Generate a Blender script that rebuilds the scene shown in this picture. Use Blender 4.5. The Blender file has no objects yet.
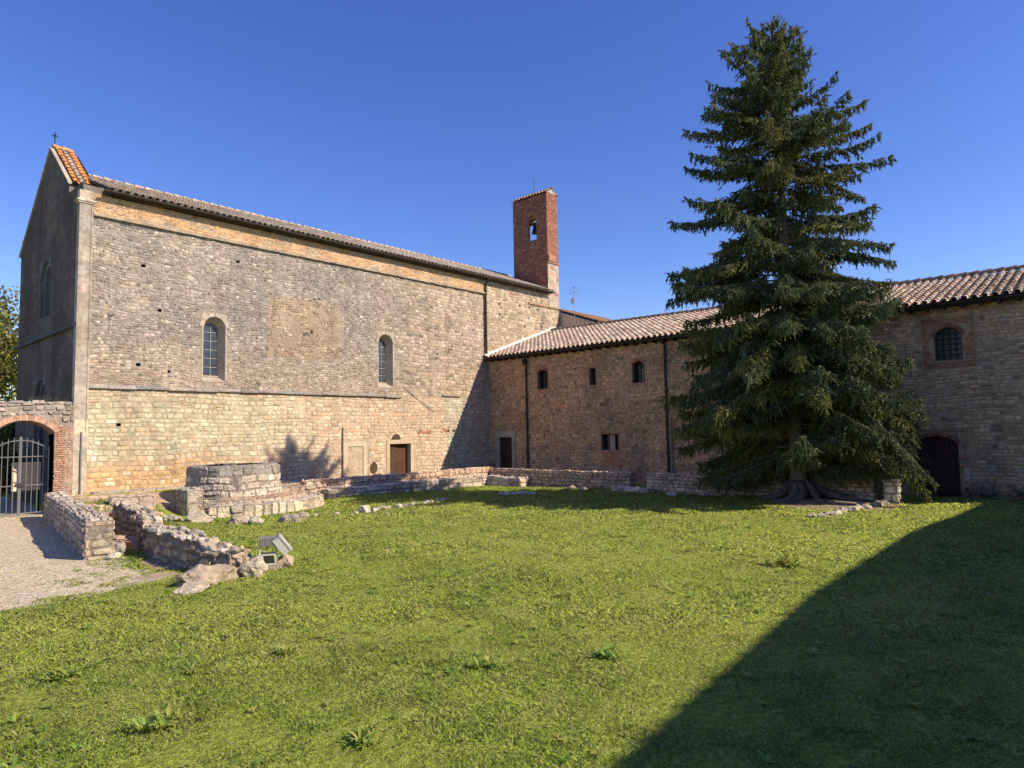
import bpy, math, random
import numpy as np
from mathutils import Vector, Matrix, noise
R = random.Random(7)
NP = np.random.RandomState(11)
SC = bpy.context.scene
COL = SC.collection
rad = math.radians

# ------------------------------------------------------------------ camera, sky, sun, exposure
def make_camera():
    yaw, pit, rol = rad(47.961), rad(4.083), rad(-1.0344)
    fw = Vector((math.cos(pit) * math.sin(yaw), math.cos(pit) * math.cos(yaw), math.sin(pit)))
    r0 = Vector((math.cos(yaw), -math.sin(yaw), 0)); u0 = r0.cross(fw)
    r = r0 * math.cos(rol) + u0 * math.sin(rol); u = u0 * math.cos(rol) - r0 * math.sin(rol)
    cd = bpy.data.cameras.new('camera'); c = bpy.data.objects.new('camera', cd); COL.objects.link(c)
    m = Matrix(((r.x, u.x, -fw.x, 0), (r.y, u.y, -fw.y, 0), (r.z, u.z, -fw.z, 2.5), (0, 0, 0, 1)))
    c.matrix_world = m
    cd.sensor_width = 36; cd.lens = 666.84 / 1024 * 36; cd.clip_end = 5000; cd.clip_start = .05
    SC.camera = c
make_camera()
SUN = Vector((.54, -1.25, 1.0)).normalized()      # towards the sun
w = bpy.data.worlds.new('World'); SC.world = w; w.use_nodes = True
nt = w.node_tree; bg = nt.nodes['Background']
sky = nt.nodes.new('ShaderNodeTexSky'); sky.sky_type = 'NISHITA'; sky.sun_disc = False
sky.sun_elevation = math.asin(SUN.z); sky.sun_rotation = math.atan2(SUN.x, SUN.y)
sky.altitude = 300; sky.air_density = 1.0; sky.dust_density = .3; sky.ozone_density = 3.0
hs = nt.nodes.new('ShaderNodeHueSaturation'); hs.inputs['Hue'].default_value = .523; hs.inputs['Saturation'].default_value = 1.24; hs.inputs['Value'].default_value = 1.0
nt.links.new(sky.outputs[0], hs.inputs['Color']); nt.links.new(hs.outputs[0], bg.inputs[0]); bg.inputs[1].default_value = .108
sd = bpy.data.lights.new('sun', 'SUN'); sd.energy = 3.8; sd.angle = rad(.53); sd.color = (1, .86, .66)
so = bpy.data.objects.new('sun', sd); COL.objects.link(so)
so.rotation_euler = (-SUN).to_track_quat('-Z', 'Y').to_euler(); so.location = SUN * 60
SC.view_settings.view_transform = 'Standard'; SC.view_settings.look = 'None'
SC.view_settings.gamma = 1; SC.view_settings.exposure = 0.84
SC.cycles.max_bounces = 6; SC.cycles.diffuse_bounces = 4; SC.cycles.transparent_max_bounces = 4

# ------------------------------------------------------------------ helpers
def mat(name, col=(.3, .3, .3), rough=.9, attr=False, nscale=0, namt=.3, bump=0, bscale=30, metal=0, spec=.3,
        trans=0, spots=None, streak=0, upn=0):
    m = bpy.data.materials.new(name); m.use_nodes = True
    t = m.node_tree; N = t.nodes; L = t.links
    b = N['Principled BSDF']; b.inputs['Roughness'].default_value = rough; b.inputs['Metallic'].default_value = metal
    b.inputs['Specular IOR Level'].default_value = spec
    geo = N.new('ShaderNodeNewGeometry'); src = None
    if attr:
        a = N.new('ShaderNodeVertexColor'); a.layer_name = 'Col'; src = a.outputs[0]
    else:
        c = N.new('ShaderNodeRGB'); c.outputs[0].default_value = (*col, 1); src = c.outputs[0]
    def mul(src, fac, lo, hi, sc, det=6, vec=None):
        n = N.new('ShaderNodeTexNoise'); n.inputs['Scale'].default_value = sc; n.inputs['Detail'].default_value = det
        n.inputs['Roughness'].default_value = .65
        L.new(vec if vec else geo.outputs['Position'], n.inputs['Vector'])
        r = N.new('ShaderNodeMapRange'); r.inputs[1].default_value = .3; r.inputs[2].default_value = .7
        r.inputs[3].default_value = lo; r.inputs[4].default_value = hi
        L.new(n.outputs[0], r.inputs[0])
        x = N.new('ShaderNodeVectorMath'); x.operation = 'SCALE'
        L.new(src, x.inputs[0]); L.new(r.outputs[0], x.inputs['Scale'])
        return x.outputs[0]
    if nscale:
        src = mul(src, 1, 1 - namt, 1 + namt, nscale)
        src = mul(src, 1, 1 - namt * .6, 1 + namt * .6, nscale * .13, 3)
    if streak:
        mp = N.new('ShaderNodeMapping'); mp.inputs['Scale'].default_value = (1.6, 1.6, .12)
        L.new(geo.outputs['Position'], mp.inputs[0])
        src = mul(src, 1, 1 - streak, 1 + streak * .4, 1.3, 5, mp.outputs[0])
    if spots:
        sc_, thr, c2 = spots
        n = N.new('ShaderNodeTexNoise'); n.inputs['Scale'].default_value = sc_; n.inputs['Detail'].default_value = 8
        n.inputs['Roughness'].default_value = .7
        L.new(geo.outputs['Position'], n.inputs['Vector'])
        r = N.new('ShaderNodeMapRange'); r.inputs[1].default_value = thr; r.inputs[2].default_value = thr + .12
        L.new(n.outputs[0], r.inputs[0])
        x = N.new('ShaderNodeMix'); x.data_type = 'RGBA'
        L.new(r.outputs[0], x.inputs[0]); L.new(src, x.inputs[6]); x.inputs[7].default_value = (*c2, 1)
        src = x.outputs[2]
    L.new(src, b.inputs['Base Color'])
    if bump:
        n = N.new('ShaderNodeTexNoise'); n.inputs['Scale'].default_value = bscale; n.inputs['Detail'].default_value = 8
        L.new(geo.outputs['Position'], n.inputs['Vector'])
        bp = N.new('ShaderNodeBump'); bp.inputs['Strength'].default_value = bump; bp.inputs['Distance'].default_value = .03
        L.new(n.outputs[0], bp.inputs['Height']); L.new(bp.outputs[0], b.inputs['Normal'])
    if upn:      # normals bent upward to brighten the blades, lit as sward rather than flat face
        mxn = N.new('ShaderNodeMix'); mxn.data_type = 'VECTOR'; mxn.inputs[0].default_value = upn; mxn.inputs[5].default_value = (0, 0, 1)
        L.new(geo.outputs['Normal'], mxn.inputs[4]); nn = N.new('ShaderNodeVectorMath'); nn.operation = 'NORMALIZE'; L.new(mxn.outputs[1], nn.inputs[0]); L.new(nn.outputs[0], b.inputs['Normal'])
    if trans:
        tr = N.new('ShaderNodeBsdfTranslucent'); mx = N.new('ShaderNodeMixShader'); mx.inputs[0].default_value = trans
        L.new(src, tr.inputs[0]); L.new(b.outputs[0], mx.inputs[1]); L.new(tr.outputs[0], mx.inputs[2])
        L.new(mx.outputs[0], N['Material Output'].inputs[0])
    return m

M = {
 'stone': mat('stone_masonry', attr=True, nscale=9, namt=.28, bump=.6, bscale=22, spots=(3.1, .64, (.10, .095, .085))),
 'warmstone': mat('warm_masonry', attr=True, nscale=9, namt=.22, bump=.5, bscale=22, spots=(3.3, .72, (.16, .12, .09))),
 'church': mat('church_masonry', attr=True, nscale=8, namt=.26, bump=.6, bscale=20, spots=(2.4, .63, (.18, .155, .13)), streak=.2),
 'oldstone': mat('lichened_stone', attr=True, nscale=11, namt=.38, bump=1.0, bscale=13, spots=(4.5, .585, (.14, .13, .115))),
 'tile': mat('roof_tile', attr=True, nscale=14, namt=.3, bump=.3, bscale=40, spots=(6, .62, (.16, .14, .12))),
 'brick': mat('brickwork', attr=True, nscale=12, namt=.25, bump=.5, bscale=30),
 'facade': mat('facade_ashlar', attr=True, nscale=7, namt=.3, bump=.5, bscale=18, spots=(2.0, .62, (.06, .06, .065)), streak=.35),
 'gutter': mat('brown_gutter', (.055, .04, .03), .5, nscale=5, namt=.3, metal=.3),
 'iron': mat('dark_iron', (.05, .05, .055), .55, metal=.5, nscale=20, namt=.3),
 'rail': mat('grey_iron', (.22, .22, .23), .5, metal=.4, nscale=20, namt=.2),
 'wood': mat('brown_wood', (.075, .042, .026), .6, nscale=14, namt=.35),
 'redwood': mat('dark_red_boards', (.075, .022, .028), .55, nscale=14, namt=.3),
 'darkwood': mat('dark_wood', (.035, .022, .02), .65, nscale=14, namt=.3),
 'palewood': mat('pale_plaster', (.74, .57, .36), .8, nscale=6, namt=.15),
 'glass': mat('leaded_glass', (.05, .065, .085), .18, spec=.6, nscale=7, namt=.5),
 'darkglass': mat('dark_pane', (.012, .013, .015), .25, spec=.5),
 'black': mat('dark_interior', (.012, .011, .01), 1),
 'white': mat('white_mortar', (.72, .66, .57), .85, nscale=8, namt=.15),
 'lead': mat('white_glazing_bar', (.34, .34, .33), .6),
 'plaster': mat('pale_render', (.62, .52, .40), .9, nscale=3, namt=.15),
 'frame': mat('stone_surround', (.40, .34, .27), .9, nscale=7, namt=.25, bump=.4, bscale=20),
 'bark': mat('spruce_bark', (.15, .115, .09), .95, nscale=9, namt=.45, bump=1, bscale=12),
 'deadtwig': mat('grey_twig', (.16, .14, .12), .95),
 'needles': mat('spruce_needles', attr=True, rough=.6, spec=.25, trans=.2),
 'leaf': mat('tree_leaves', attr=True, rough=.55, spec=.3, trans=.3),
 'grass': mat('grass_blades', attr=True, rough=.7, spec=.12, trans=.48, upn=.8),
 'weedleaf': mat('weed_leaves', attr=True, rough=.55, spec=.3, trans=.35),
 'soil': mat('bare_earth', attr=True, rough=1, nscale=22, namt=.4, bump=.8, bscale=40),
 'metal': mat('galvanised_metal', (.52, .51, .49), .45, metal=.15, nscale=9, namt=.15),
 'lampglass': mat('lamp_glass', (.62, .63, .62), .2, spec=.6),
 'bronze': mat('bell_bronze', (.05, .045, .03), .5, metal=.7),
 'pipegrey': mat('grey_pipe', (.20, .20, .20), .6, nscale=4, namt=.2),
}

def clampc(c): return tuple(min(1, max(.004, v)) for v in c)
def vary(c, a=.2, h=.05, rnd=R):
    k = 1 + rnd.uniform(-a, a)
    return clampc((c[0] * k * (1 + rnd.uniform(-h, h)), c[1] * k * (1 + rnd.uniform(-h, h) * .5), c[2] * k * (1 + rnd.uniform(-h, h))))
def mixc(a, b, t): t = min(1, max(0, t)); return tuple(x + (y - x) * t for x, y in zip(a, b))
def sst(a, b, x):
    t = min(1, max(0, (x - a) / (b - a))); return t * t * (3 - 2 * t)
def nz(x, y, z=0): return noise.noise(Vector((x, y, z)))

class MB:
    def __init__(s): s.v = []; s.f = []; s.c = []
    def vert(s, p): s.v.append(tuple(p)); return len(s.v) - 1
    def face(s, idx, col=(.5, .5, .5)): s.f.append(tuple(idx)); s.c.append(col)
    def poly(s, pts, col=(.5, .5, .5)): s.face([s.vert(p) for p in pts], col)
    def box(s, a, b, col=(.5, .5, .5), fn=None):
        x0, y0, z0 = a; x1, y1, z1 = b
        p = [(x0, y0, z0), (x1, y0, z0), (x1, y1, z0), (x0, y1, z0), (x0, y0, z1), (x1, y0, z1), (x1, y1, z1), (x0, y1, z1)]
        if fn: p = [fn(*q) for q in p]
        i = [s.vert(q) for q in p]
        for q in ((0, 3, 2, 1), (4, 5, 6, 7), (0, 1, 5, 4), (1, 2, 6, 5), (2, 3, 7, 6), (3, 0, 4, 7)):
            s.face([i[k] for k in q], col)
    def tube(s, pts, rr, n=8, col=(.5, .5, .5), cap=True):
        pts = [Vector(p) for p in pts]
        rr = rr if isinstance(rr, (list, tuple)) else [rr] * len(pts)
        rings = []
        for k, p in enumerate(pts):
            d = (pts[min(k + 1, len(pts) - 1)] - pts[max(k - 1, 0)]).normalized()
            a = d.orthogonal().normalized() if k == 0 else (a - d * a.dot(d)).normalized()
            b = d.cross(a)
            rings.append([s.vert(p + (a * math.cos(q) + b * math.sin(q)) * rr[k]) for q in [2 * math.pi * j / n for j in range(n)]])
        for k in range(len(rings) - 1):
            for j in range(n):
                s.face((rings[k][j], rings[k][(j + 1) % n], rings[k + 1][(j + 1) % n], rings[k + 1][j]), col)
        if cap: s.face(rings[0][::-1], col); s.face(rings[-1], col)
    def blob(s, c, r, col=(.4, .35, .3), seed=0, sub=2, amp=.25, flat=.7, rnd=R):
        """an irregular stone: displaced, squashed and planed icosphere"""
        import bmesh
        bm = bmesh.new(); bmesh.ops.create_icosphere(bm, subdivisions=sub, radius=1)
        planes = [(Vector((rnd.gauss(0, 1), rnd.gauss(0, 1), rnd.gauss(0, .8))).normalized(), rnd.uniform(.62, .9)) for _ in range(7)]
        off = len(s.v); rz = rnd.uniform(0, 6.28); cz, sz = math.cos(rz), math.sin(rz)
        for v in bm.verts:
            p = v.co.copy()
            for n_, d in planes:
                e = p.dot(n_) - d
                if e > 0: p -= n_ * e
            p *= 1 + amp * noise.noise(p * 1.7 + Vector((seed * 7.3, seed * 1.7, 0)))
            p = Vector((p.x * r[0], p.y * r[1], p.z * r[2]))
            s.v.append((c[0] + p.x * cz - p.y * sz, c[1] + p.x * sz + p.y * cz, c[2] + p.z))
        for f in bm.faces:
            s.face([off + v.index for v in f.verts], col)
        bm.free()
    def warp(s, amp, sc, seed=0):
        o = Vector((seed * 13.1, seed * 5.7, seed * 3.3))
        s.v = [tuple(Vector(p) + noise.noise_vector(Vector(p) * sc + o) * amp + noise.noise_vector(Vector(p) * sc * 3.1 + o) * amp * .4) for p in s.v]
    def build(s, name, m, parent=None, smooth=False):
        me = bpy.data.meshes.new(name); me.from_pydata(s.v, [], s.f); me.materials.append(m)
        ca = me.color_attributes.new('Col', 'FLOAT_COLOR', 'CORNER')
        ln = np.fromiter((len(f) for f in s.f), dtype=np.int32)
        cc = np.repeat(np.array([(*c, 1) for c in s.c], dtype=np.float32), ln, axis=0)
        ca.data.foreach_set('color', cc.ravel())
        if smooth: me.shade_smooth()
        o = bpy.data.objects.new(name, me); COL.objects.link(o)
        if parent: o.parent = parent
        return o

def np_mesh(name, V, F, C, m, parent=None, smooth=False):
    """V (n,3), F (k,q) one face size, C (k,3) a colour per face"""
    me = bpy.data.meshes.new(name); k, q = F.shape
    me.vertices.add(len(V)); me.vertices.foreach_set('co', V.astype(np.float32).ravel())
    me.loops.add(k * q); me.loops.foreach_set('vertex_index', F.astype(np.int32).ravel())
    me.polygons.add(k); me.polygons.foreach_set('loop_start', np.arange(0, k * q, q, dtype=np.int32))
    me.polygons.foreach_set('loop_total', np.full(k, q, dtype=np.int32))
    me.update(calc_edges=True); me.materials.append(m)
    ca = me.color_attributes.new('Col', 'FLOAT_COLOR', 'CORNER')
    cc = np.ones((k * q, 4), np.float32); cc[:, :3] = np.repeat(C, q, axis=0); ca.data.foreach_set('color', cc.ravel())
    if smooth: me.shade_smooth()
    o = bpy.data.objects.new(name, me); COL.objects.link(o)
    if parent: o.parent = parent
    return o

def tag(o, label=None, cat=None, group=None, kind=None):
    if label: o['label'] = label
    if cat: o['category'] = cat
    if group: o['group'] = group
    if kind: o['kind'] = kind
    return o
def thing(name, loc, label, cat, group=None):
    o = bpy.data.objects.new(name, None); COL.objects.link(o); o.location = loc; o.empty_display_size = .3
    tag(o, label, cat, group); return o
def part(o, th):
    """parent a mesh built in world coordinates under its thing"""
    o.parent = th; o.matrix_parent_inverse = Matrix.Translation(-Vector(th.location)); return o

def sub(o, p):
    """a piece of a part"""
    o.parent = p; return o

def stones(mb, P, u0, u1, v0, v1, rh, sw, dep, colfn, skip=None, wob=.05, gap=.018, jit=.25, rnd=R, wsc=.7, top=None):
    """courses of individually shaped blocks over the surface P(u, v, d)"""
    v = v0; row = 0
    while v < v1 - .02:
        h = min(rnd.uniform(*rh), v1 - v)
        if v1 - (v + h) < rh[0] * .5: h = v1 - v
        u = u0 - rnd.uniform(0, sw[0])
        while u < u1:
            w_ = rnd.uniform(*sw); a, b = max(u, u0), min(u + w_, u1); u += w_
            if b - a < .05: continue
            parts_ = [(v, v + h)]
            if h > .2 and rnd.random() < .18: s_ = v + h * rnd.uniform(.4, .6); parts_ = [(v, s_), (s_, v + h)]
            for (p, q) in parts_:
                mu, mv = (a + b) / 2, (p + q) / 2
                if top and mv > top(mu): continue
                if skip and (skip(mu, mv) or skip(a + .02, p + .02) or skip(b - .02, p + .02) or skip(a + .02, q - .02) or skip(b - .02, q - .02)): continue
                g = gap * rnd.uniform(.6, 1.5)
                j = lambda: rnd.uniform(-1, 1) * g * jit * 4
                d = rnd.uniform(*dep)
                cs = [(a + g, p + g), (b - g, p + g), (b - g, q - g), (a + g, q - g)]
                cs = [(x + j() * .5, y + j() * .5) for x, y in cs]
                # chamfer one or two corners for a rounder outline
                pts = []
                for k, (x, y) in enumerate(cs):
                    if rnd.random() < .5:
                        x0, y0 = cs[k - 1]; x1, y1 = cs[(k + 1) % 4]; t = rnd.uniform(.12, .28)
                        pts += [(x + (x0 - x) * t, y + (y0 - y) * t), (x + (x1 - x) * t, y + (y1 - y) * t)]
                    else: pts.append((x, y))
                def wp(x, y):
                    return x + wob * nz(x * wsc, y * wsc, 3.1), y + wob * nz(x * wsc, y * wsc, 9.7)
                n = len(pts); bev = min(.03, (q - p) * .16)
                col = colfn(mu, mv)
                base = [mb.vert(P(*wp(x, y), -.01)) for x, y in pts]
                fr = []
                for x, y in pts:
                    X, Y = x + (mu - x) * min(1, bev / max(.03, (b - a) / 2)), y + (mv - y) * min(1, bev / max(.03, (q - p) / 2))
                    fr.append(mb.vert(P(*wp(X, Y), d + rnd.uniform(-.006, .006))))
                for k in range(n): mb.face((base[k], base[(k + 1) % n], fr[(k + 1) % n], fr[k]), col)
                mb.face(fr, col)
        v += h; row += 1

def sheet(mb, P, us, vs, colfn, hole=None, d=0, top=None):
    """the mortar bed behind the stones, cut open where hole() says so"""
    idx = {}
    def g(i, j):
        if (i, j) not in idx: idx[i, j] = mb.vert(P(us[i], vs[j], d))
        return idx[i, j]
    for i in range(len(us) - 1):
        for j in range(len(vs) - 1):
            mu, mv = (us[i] + us[i + 1]) / 2, (vs[j] + vs[j + 1]) / 2
            if hole and hole(mu, mv): continue
            mb.face((g(i, j), g(i + 1, j), g(i + 1, j + 1), g(i, j + 1)), colfn(mu, mv))
def grid(a, b, step, extra=()):
    n = max(1, round((b - a) / step)); s = {round(a + (b - a) * k / n, 4) for k in range(n + 1)}
    s |= {round(e, 4) for e in extra if a < e < b}
    return sorted(s)

def archpath(u0, u1, v0, vs, rise, n=10):
    """bottom left, up, over a (segmental) arch, down to bottom right"""
    pts = [(u0, v0)]
    if rise <= 0.001: return pts + [(u0, vs), (u1, vs), (u1, v0)]
    hw = (u1 - u0) / 2; c = (u0 + u1) / 2
    r = (hw * hw + rise * rise) / (2 * rise); cy = vs + rise - r
    a = math.asin(min(1, hw / r)); a = a if rise <= hw else math.pi - a
    for k in range(n + 1):
        t = -a + 2 * a * k / n; pts.append((c + r * math.sin(t), cy + r * math.cos(t)))
    return pts + [(u1, v0)]
def surround(mb, P, path, rect, d, depth, col, back=None, sill=True):
    """face ring between an opening's path and the rectangle cut for it, with the reveal behind"""
    a, b, c, e = rect; n = len(path); cu = (path[0][0] + path[-1][0]) / 2; cv = path[1][1]
    def outer(p):
        x, y = p
        if y <= cv + 1e-6: return (a if x < cu else b, y if y > path[0][1] + 1e-4 else c)
        dx, dy = x - cu, y - cv; ts = []
        if abs(dx) > 1e-6: ts.append(((b if dx > 0 else a) - cu) / dx)
        if dy > 1e-6: ts.append((e - cv) / dy)
        t = min(ts); return (cu + dx * t, cv + dy * t)
    out = [outer(p) for p in path]
    # corners of the rectangle
    for k in range(n - 1):
        p, q, P1, Q1 = path[k], path[k + 1], out[k], out[k + 1]
        ring = [P(*p, d), P(*q, d), P(*Q1, d)]
        if abs(P1[0] - Q1[0]) > 1e-4 and abs(P1[1] - Q1[1]) > 1e-4:
            ring.append(P(a if (P1[0] + Q1[0]) / 2 < cu else b, e, d))
        ring.append(P(*P1, d)); mb.poly(ring, col)
        mb.poly([P(*P1, d), P(*Q1, d), P(*Q1, -.06), P(*P1, -.06)], col)
    bk = back or path
    for k in range(n - 1):
        mb.poly([P(*path[k], d), P(*path[k + 1], d), P(*bk[k + 1], -depth), P(*bk[k], -depth)], col)
    if sill: mb.poly([P(*path[0], d), P(*path[-1], d), P(*bk[-1], -depth), P(*bk[0], -depth)], col)
    if c < path[0][1] - .01: mb.poly([P(a, c, d), P(b, c, d), P(b, path[0][1], d), P(a, path[0][1], d)], col)
def pane(P, path, d):
    m = MB(); m.poly([P(*p, d) for p in path]); return m
def bars(P, u0, u1, v0, v1, nu, nv, d, t=.018):
    m = MB()
    for k in range(1, nu): x = u0 + (u1 - u0) * k / nu; m.box((x - t, v0, d), (x + t, v1, d + .03), fn=P)
    for k in range(1, nv): y = v0 + (v1 - v0) * k / nv; m.box((u0, y - t, d), (u1, y + t, d + .028), fn=P)
    return m

def brickset(mb, P, u0, u1, v0, v1, colfn, skip=None, dep=(.0, .014), rh=.075, bw=.26):
    stones(mb, P, u0, u1, v0, v1, (rh, rh), (bw * .85, bw * 1.1), dep, colfn, skip, wob=.01, gap=.006, jit=.15)
def voussoirs(mb, P, u0, u1, vs, rise, th, col, d=.012, width=.075, dback=-.02):
    hw = (u1 - u0) / 2; c = (u0 + u1) / 2; r = (hw * hw + rise * rise) / (2 * rise); cy = vs + rise - r
    a = math.asin(min(1, hw / r)); n = max(5, int(2 * a * r / width))
    for k in range(n):
        t0, t1 = -a + 2 * a * (k + .05) / n, -a + 2 * a * (k + .95) / n; cc = vary(col, .25)
        pt = lambda t, q: (c + q * math.sin(t), cy + q * math.cos(t))
        f = [pt(t0, r), pt(t1, r), pt(t1, r + th), pt(t0, r + th)]
        i = [mb.vert(P(*p, d + R.uniform(-.004, .004))) for p in f]; j = [mb.vert(P(*p, dback)) for p in f]
        mb.face(i, cc)
        for q in range(4): mb.face((i[q], i[(q + 1) % 4], j[(q + 1) % 4], j[q]), cc)

def coppi(mb, e0, e1, r0, r1, colfn, pitch=.3, step=.36, lift=.02, rnd=R, rr=.095):
    """rows of barrel tiles over a slope: eave line e0-e1, ridge line r0-r1"""
    e0, e1, r0, r1 = map(Vector, (e0, e1, r0, r1))
    n = max(1, round((e1 - e0).length / pitch)); L = (r0 - e0).length; rows = max(1, round(L / step))
    sl = (r0 - e0).normalized(); ax = (e1 - e0).normalized(); up = ax.cross(sl)
    if up.z < 0: up = -up
    mb.poly([e0 - up * .02, e1 - up * .02, r1 - up * .02, r0 - up * .02], (.2, .13, .09))
    mb.poly([e0 - up * .09, e1 - up * .09, r1 - up * .09, r0 - up * .09], (.1, .07, .05))
    for q in range(n):
        t = (q + .5) / n; ce, cr = e0.lerp(e1, t), r0.lerp(r1, t); s = (cr - ce) / rows; L1 = s.length; sd_ = s.normalized()
        for side in (0, 1):
            for i in range(rows):
                if side: o_ = ax * (pitch / 2)
                else: o_ = Vector((0, 0, 0))
                col = colfn(rnd, ce.lerp(cr, i / rows))
                jx = ax * rnd.uniform(-.012, .012); jt = rnd.uniform(-.02, .02); jl = rnd.uniform(-.015, .015)
                b = ce + o_ + jx + sd_ * (L1 * i + jl - (.05 if i == 0 else 0)); tp = b + sd_ * (L1 * 1.16) + ax * jt
                K = 5; ring = []
                for (c, f, hh) in ((b, 1.08, lift * 2), (tp, .86, 0)):
                    row = []
                    for k in range(K + 1):
                        an = math.pi * k / K; x = -math.cos(an) * rr * f; y = math.sin(an) * rr * f * .85
                        if side: y = -y * .6 + .035; x *= .9
                        row.append(mb.vert(c + ax * x + up * (y + hh + (0 if side else .03))))
                    ring.append(row)
                for k in range(K): mb.face((ring[0][k], ring[0][k + 1], ring[1][k + 1], ring[1][k]), col)
                if not side:      # the lip of the tile, coloured darker for the shade under it
                    lip = [mb.vert(Vector(mb.v[x]) - up * .018) for x in ring[0]]
                    for k in range(K): mb.face((ring[0][k], ring[0][k + 1], lip[k + 1], lip[k]), mixc(col, (.1, .07, .05), .4))
def ridge_tiles(mb, a, b, colfn, r=.13, step=.4):
    a, b = Vector(a), Vector(b); n = max(1, round((b - a).length / step)); d = (b - a) / n; ax = d.normalized()
    sx = ax.cross(Vector((0, 0, 1))).normalized(); up = sx.cross(ax)
    for i in range(n):
        col = colfn(R, a); p0 = a + d * i; p1 = p0 + d * 1.12; K = 6; rg = []
        for (c, f, h) in ((p0, 1.1, .03), (p1, .88, 0)):
            rg.append([mb.vert(c + sx * (-math.cos(math.pi * k / K) * r * f) + up * (math.sin(math.pi * k / K) * r * f + h - .03)) for k in range(K + 1)])
        for k in range(K): mb.face((rg[0][k], rg[0][k + 1], rg[1][k + 1], rg[1][k]), col)
        mb.face(rg[0], mixc(col, (.1, .08, .06), .5))

def roughen(o, size=.16, strength=.07, lev=2):
    t = bpy.data.textures.get('stone_relief_%d' % int(size * 1000)) or bpy.data.textures.new('stone_relief_%d' % int(size * 1000), 'CLOUDS')
    t.noise_scale = size; t.noise_depth = 4; t.cloud_type = 'COLOR'
    a = o.modifiers.new('fine', 'SUBSURF'); a.subdivision_type = 'SIMPLE'; a.levels = lev; a.render_levels = lev
    d = o.modifiers.new('relief', 'DISPLACE'); d.texture = t; d.direction = 'RGB_TO_XYZ'; d.texture_coords = 'GLOBAL'; d.strength = strength; d.mid_level = .5
    return o
# ------------------------------------------------------------------ ground
def S(a, b, x):
    t = np.clip((x - a) / (b - a), 0, 1); return t * t * (3 - 2 * t)
def gz(x, y):
    """height of the ground"""
    x = np.asarray(x, float); y = np.asarray(y, float)
    z = .025 * np.sin(x * .9 + y * .35) * np.cos(y * .7 - x * .2) + .012 * np.sin(x * 2.3) * np.sin(y * 1.9)
    ax = 5.45 + (y - 20.65) * .157                              # line between the two corridor walls
    bx = 6.15 - np.clip((19.5 - y) / 8, 0, 1) * .5
    inr = S(0, .25, x - ax)
    z = z * (1 - inr * S(21, 23, y)) + inr * .60 * S(18.2 + 4.6 * S(7, 9.5, x), 24.6 + .8 * S(7, 9.5, x), y) * (1 - S(13.5, 17, x))
    z = z + .30 * S(0, .3, x - bx) * (1 - S(.6, 3.2, x - bx)) * S(11.5, 14, y) * (1 - S(18, 21, y))
    z = z + .12 * S(13, 15, x) * (1 - S(16, 19.5, x)) * S(20.5, 22.5, y)
    z = z + .17 * np.exp(-((x - 22.9) ** 2 / 1.6 + (y - 7.6) ** 2 / 5))       # spruce root mound
    z = z + .16 * S(21, 23.6, x) * (1 - S(24.6, 26.2, x)) * (1 - S(3.6, 5.2, y))
    return z
def make_ground():
    xs = np.concatenate([[-1500, -300, -60, -20], np.arange(-8, 30.01, .3), [34, 40, 60, 300, 1500]])
    ys = np.concatenate([[-1500, -300, -60, -16], np.arange(-8, 28.01, .3), [32, 40, 60, 300, 1500]])
    X, Y = np.meshgrid(xs, ys, indexing='ij'); Z = gz(X, Y) * ((X > -9) & (X < 31) & (Y > -9) & (Y < 29))
    V = np.stack([X, Y, Z], -1).reshape(-1, 3); ny = len(ys)
    i, j = np.meshgrid(np.arange(len(xs) - 1), np.arange(ny - 1), indexing='ij'); a = (i * ny + j).ravel()
    F = np.stack([a, a + ny, a + ny + 1, a + 1], -1)
    m = bpy.data.materials.new('turf_soil'); m.use_nodes = True; t = m.node_tree; N = t.nodes; L = t.links
    b = N['Principled BSDF']; b.inputs['Roughness'].default_value = 1; b.inputs['Specular IOR Level'].default_value = .1
    g = N.new('ShaderNodeNewGeometry')
    n1 = N.new('ShaderNodeTexNoise'); n1.inputs['Scale'].default_value = 14; n1.inputs['Detail'].default_value = 8
    n2 = N.new('ShaderNodeTexNoise'); n2.inputs['Scale'].default_value = .8; n2.inputs['Detail'].default_value = 5
    for n in (n1, n2): L.new(g.outputs['Position'], n.inputs['Vector'])
    r1 = N.new('ShaderNodeValToRGB'); e = r1.color_ramp.elements
    e[0].position = .3; e[0].color = (.14, .17, .025, 1); e[1].position = .72; e[1].color = (.36, .40, .08, 1)
    x = e = r1.color_ramp.elements.new(.5); x.color = (.24, .28, .045, 1)
    L.new(n1.outputs[0], r1.inputs[0])
    mx = N.new('ShaderNodeMix'); mx.data_type = 'RGBA'; r2 = N.new('ShaderNodeMapRange'); r2.inputs[1].default_value = .58; r2.inputs[2].default_value = .75
    r2.inputs[4].default_value = .5
    L.new(n2.outputs[0], r2.inputs[0]); L.new(r2.outputs[0], mx.inputs[0]); L.new(r1.outputs[0], mx.inputs[6]); mx.inputs[7].default_value = (.26, .22, .11, 1)
    L.new(mx.outputs[2], b.inputs['Base Color'])
    bp = N.new('ShaderNodeBump'); bp.inputs['Distance'].default_value = .05; L.new(n1.outputs[0], bp.inputs['Height']); L.new(bp.outputs[0], b.inputs['Normal'])
    o = np_mesh('ground', V, F, np.full((len(F), 3), .1), m, smooth=True); tag(o, kind='structure')
make_ground()

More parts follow.
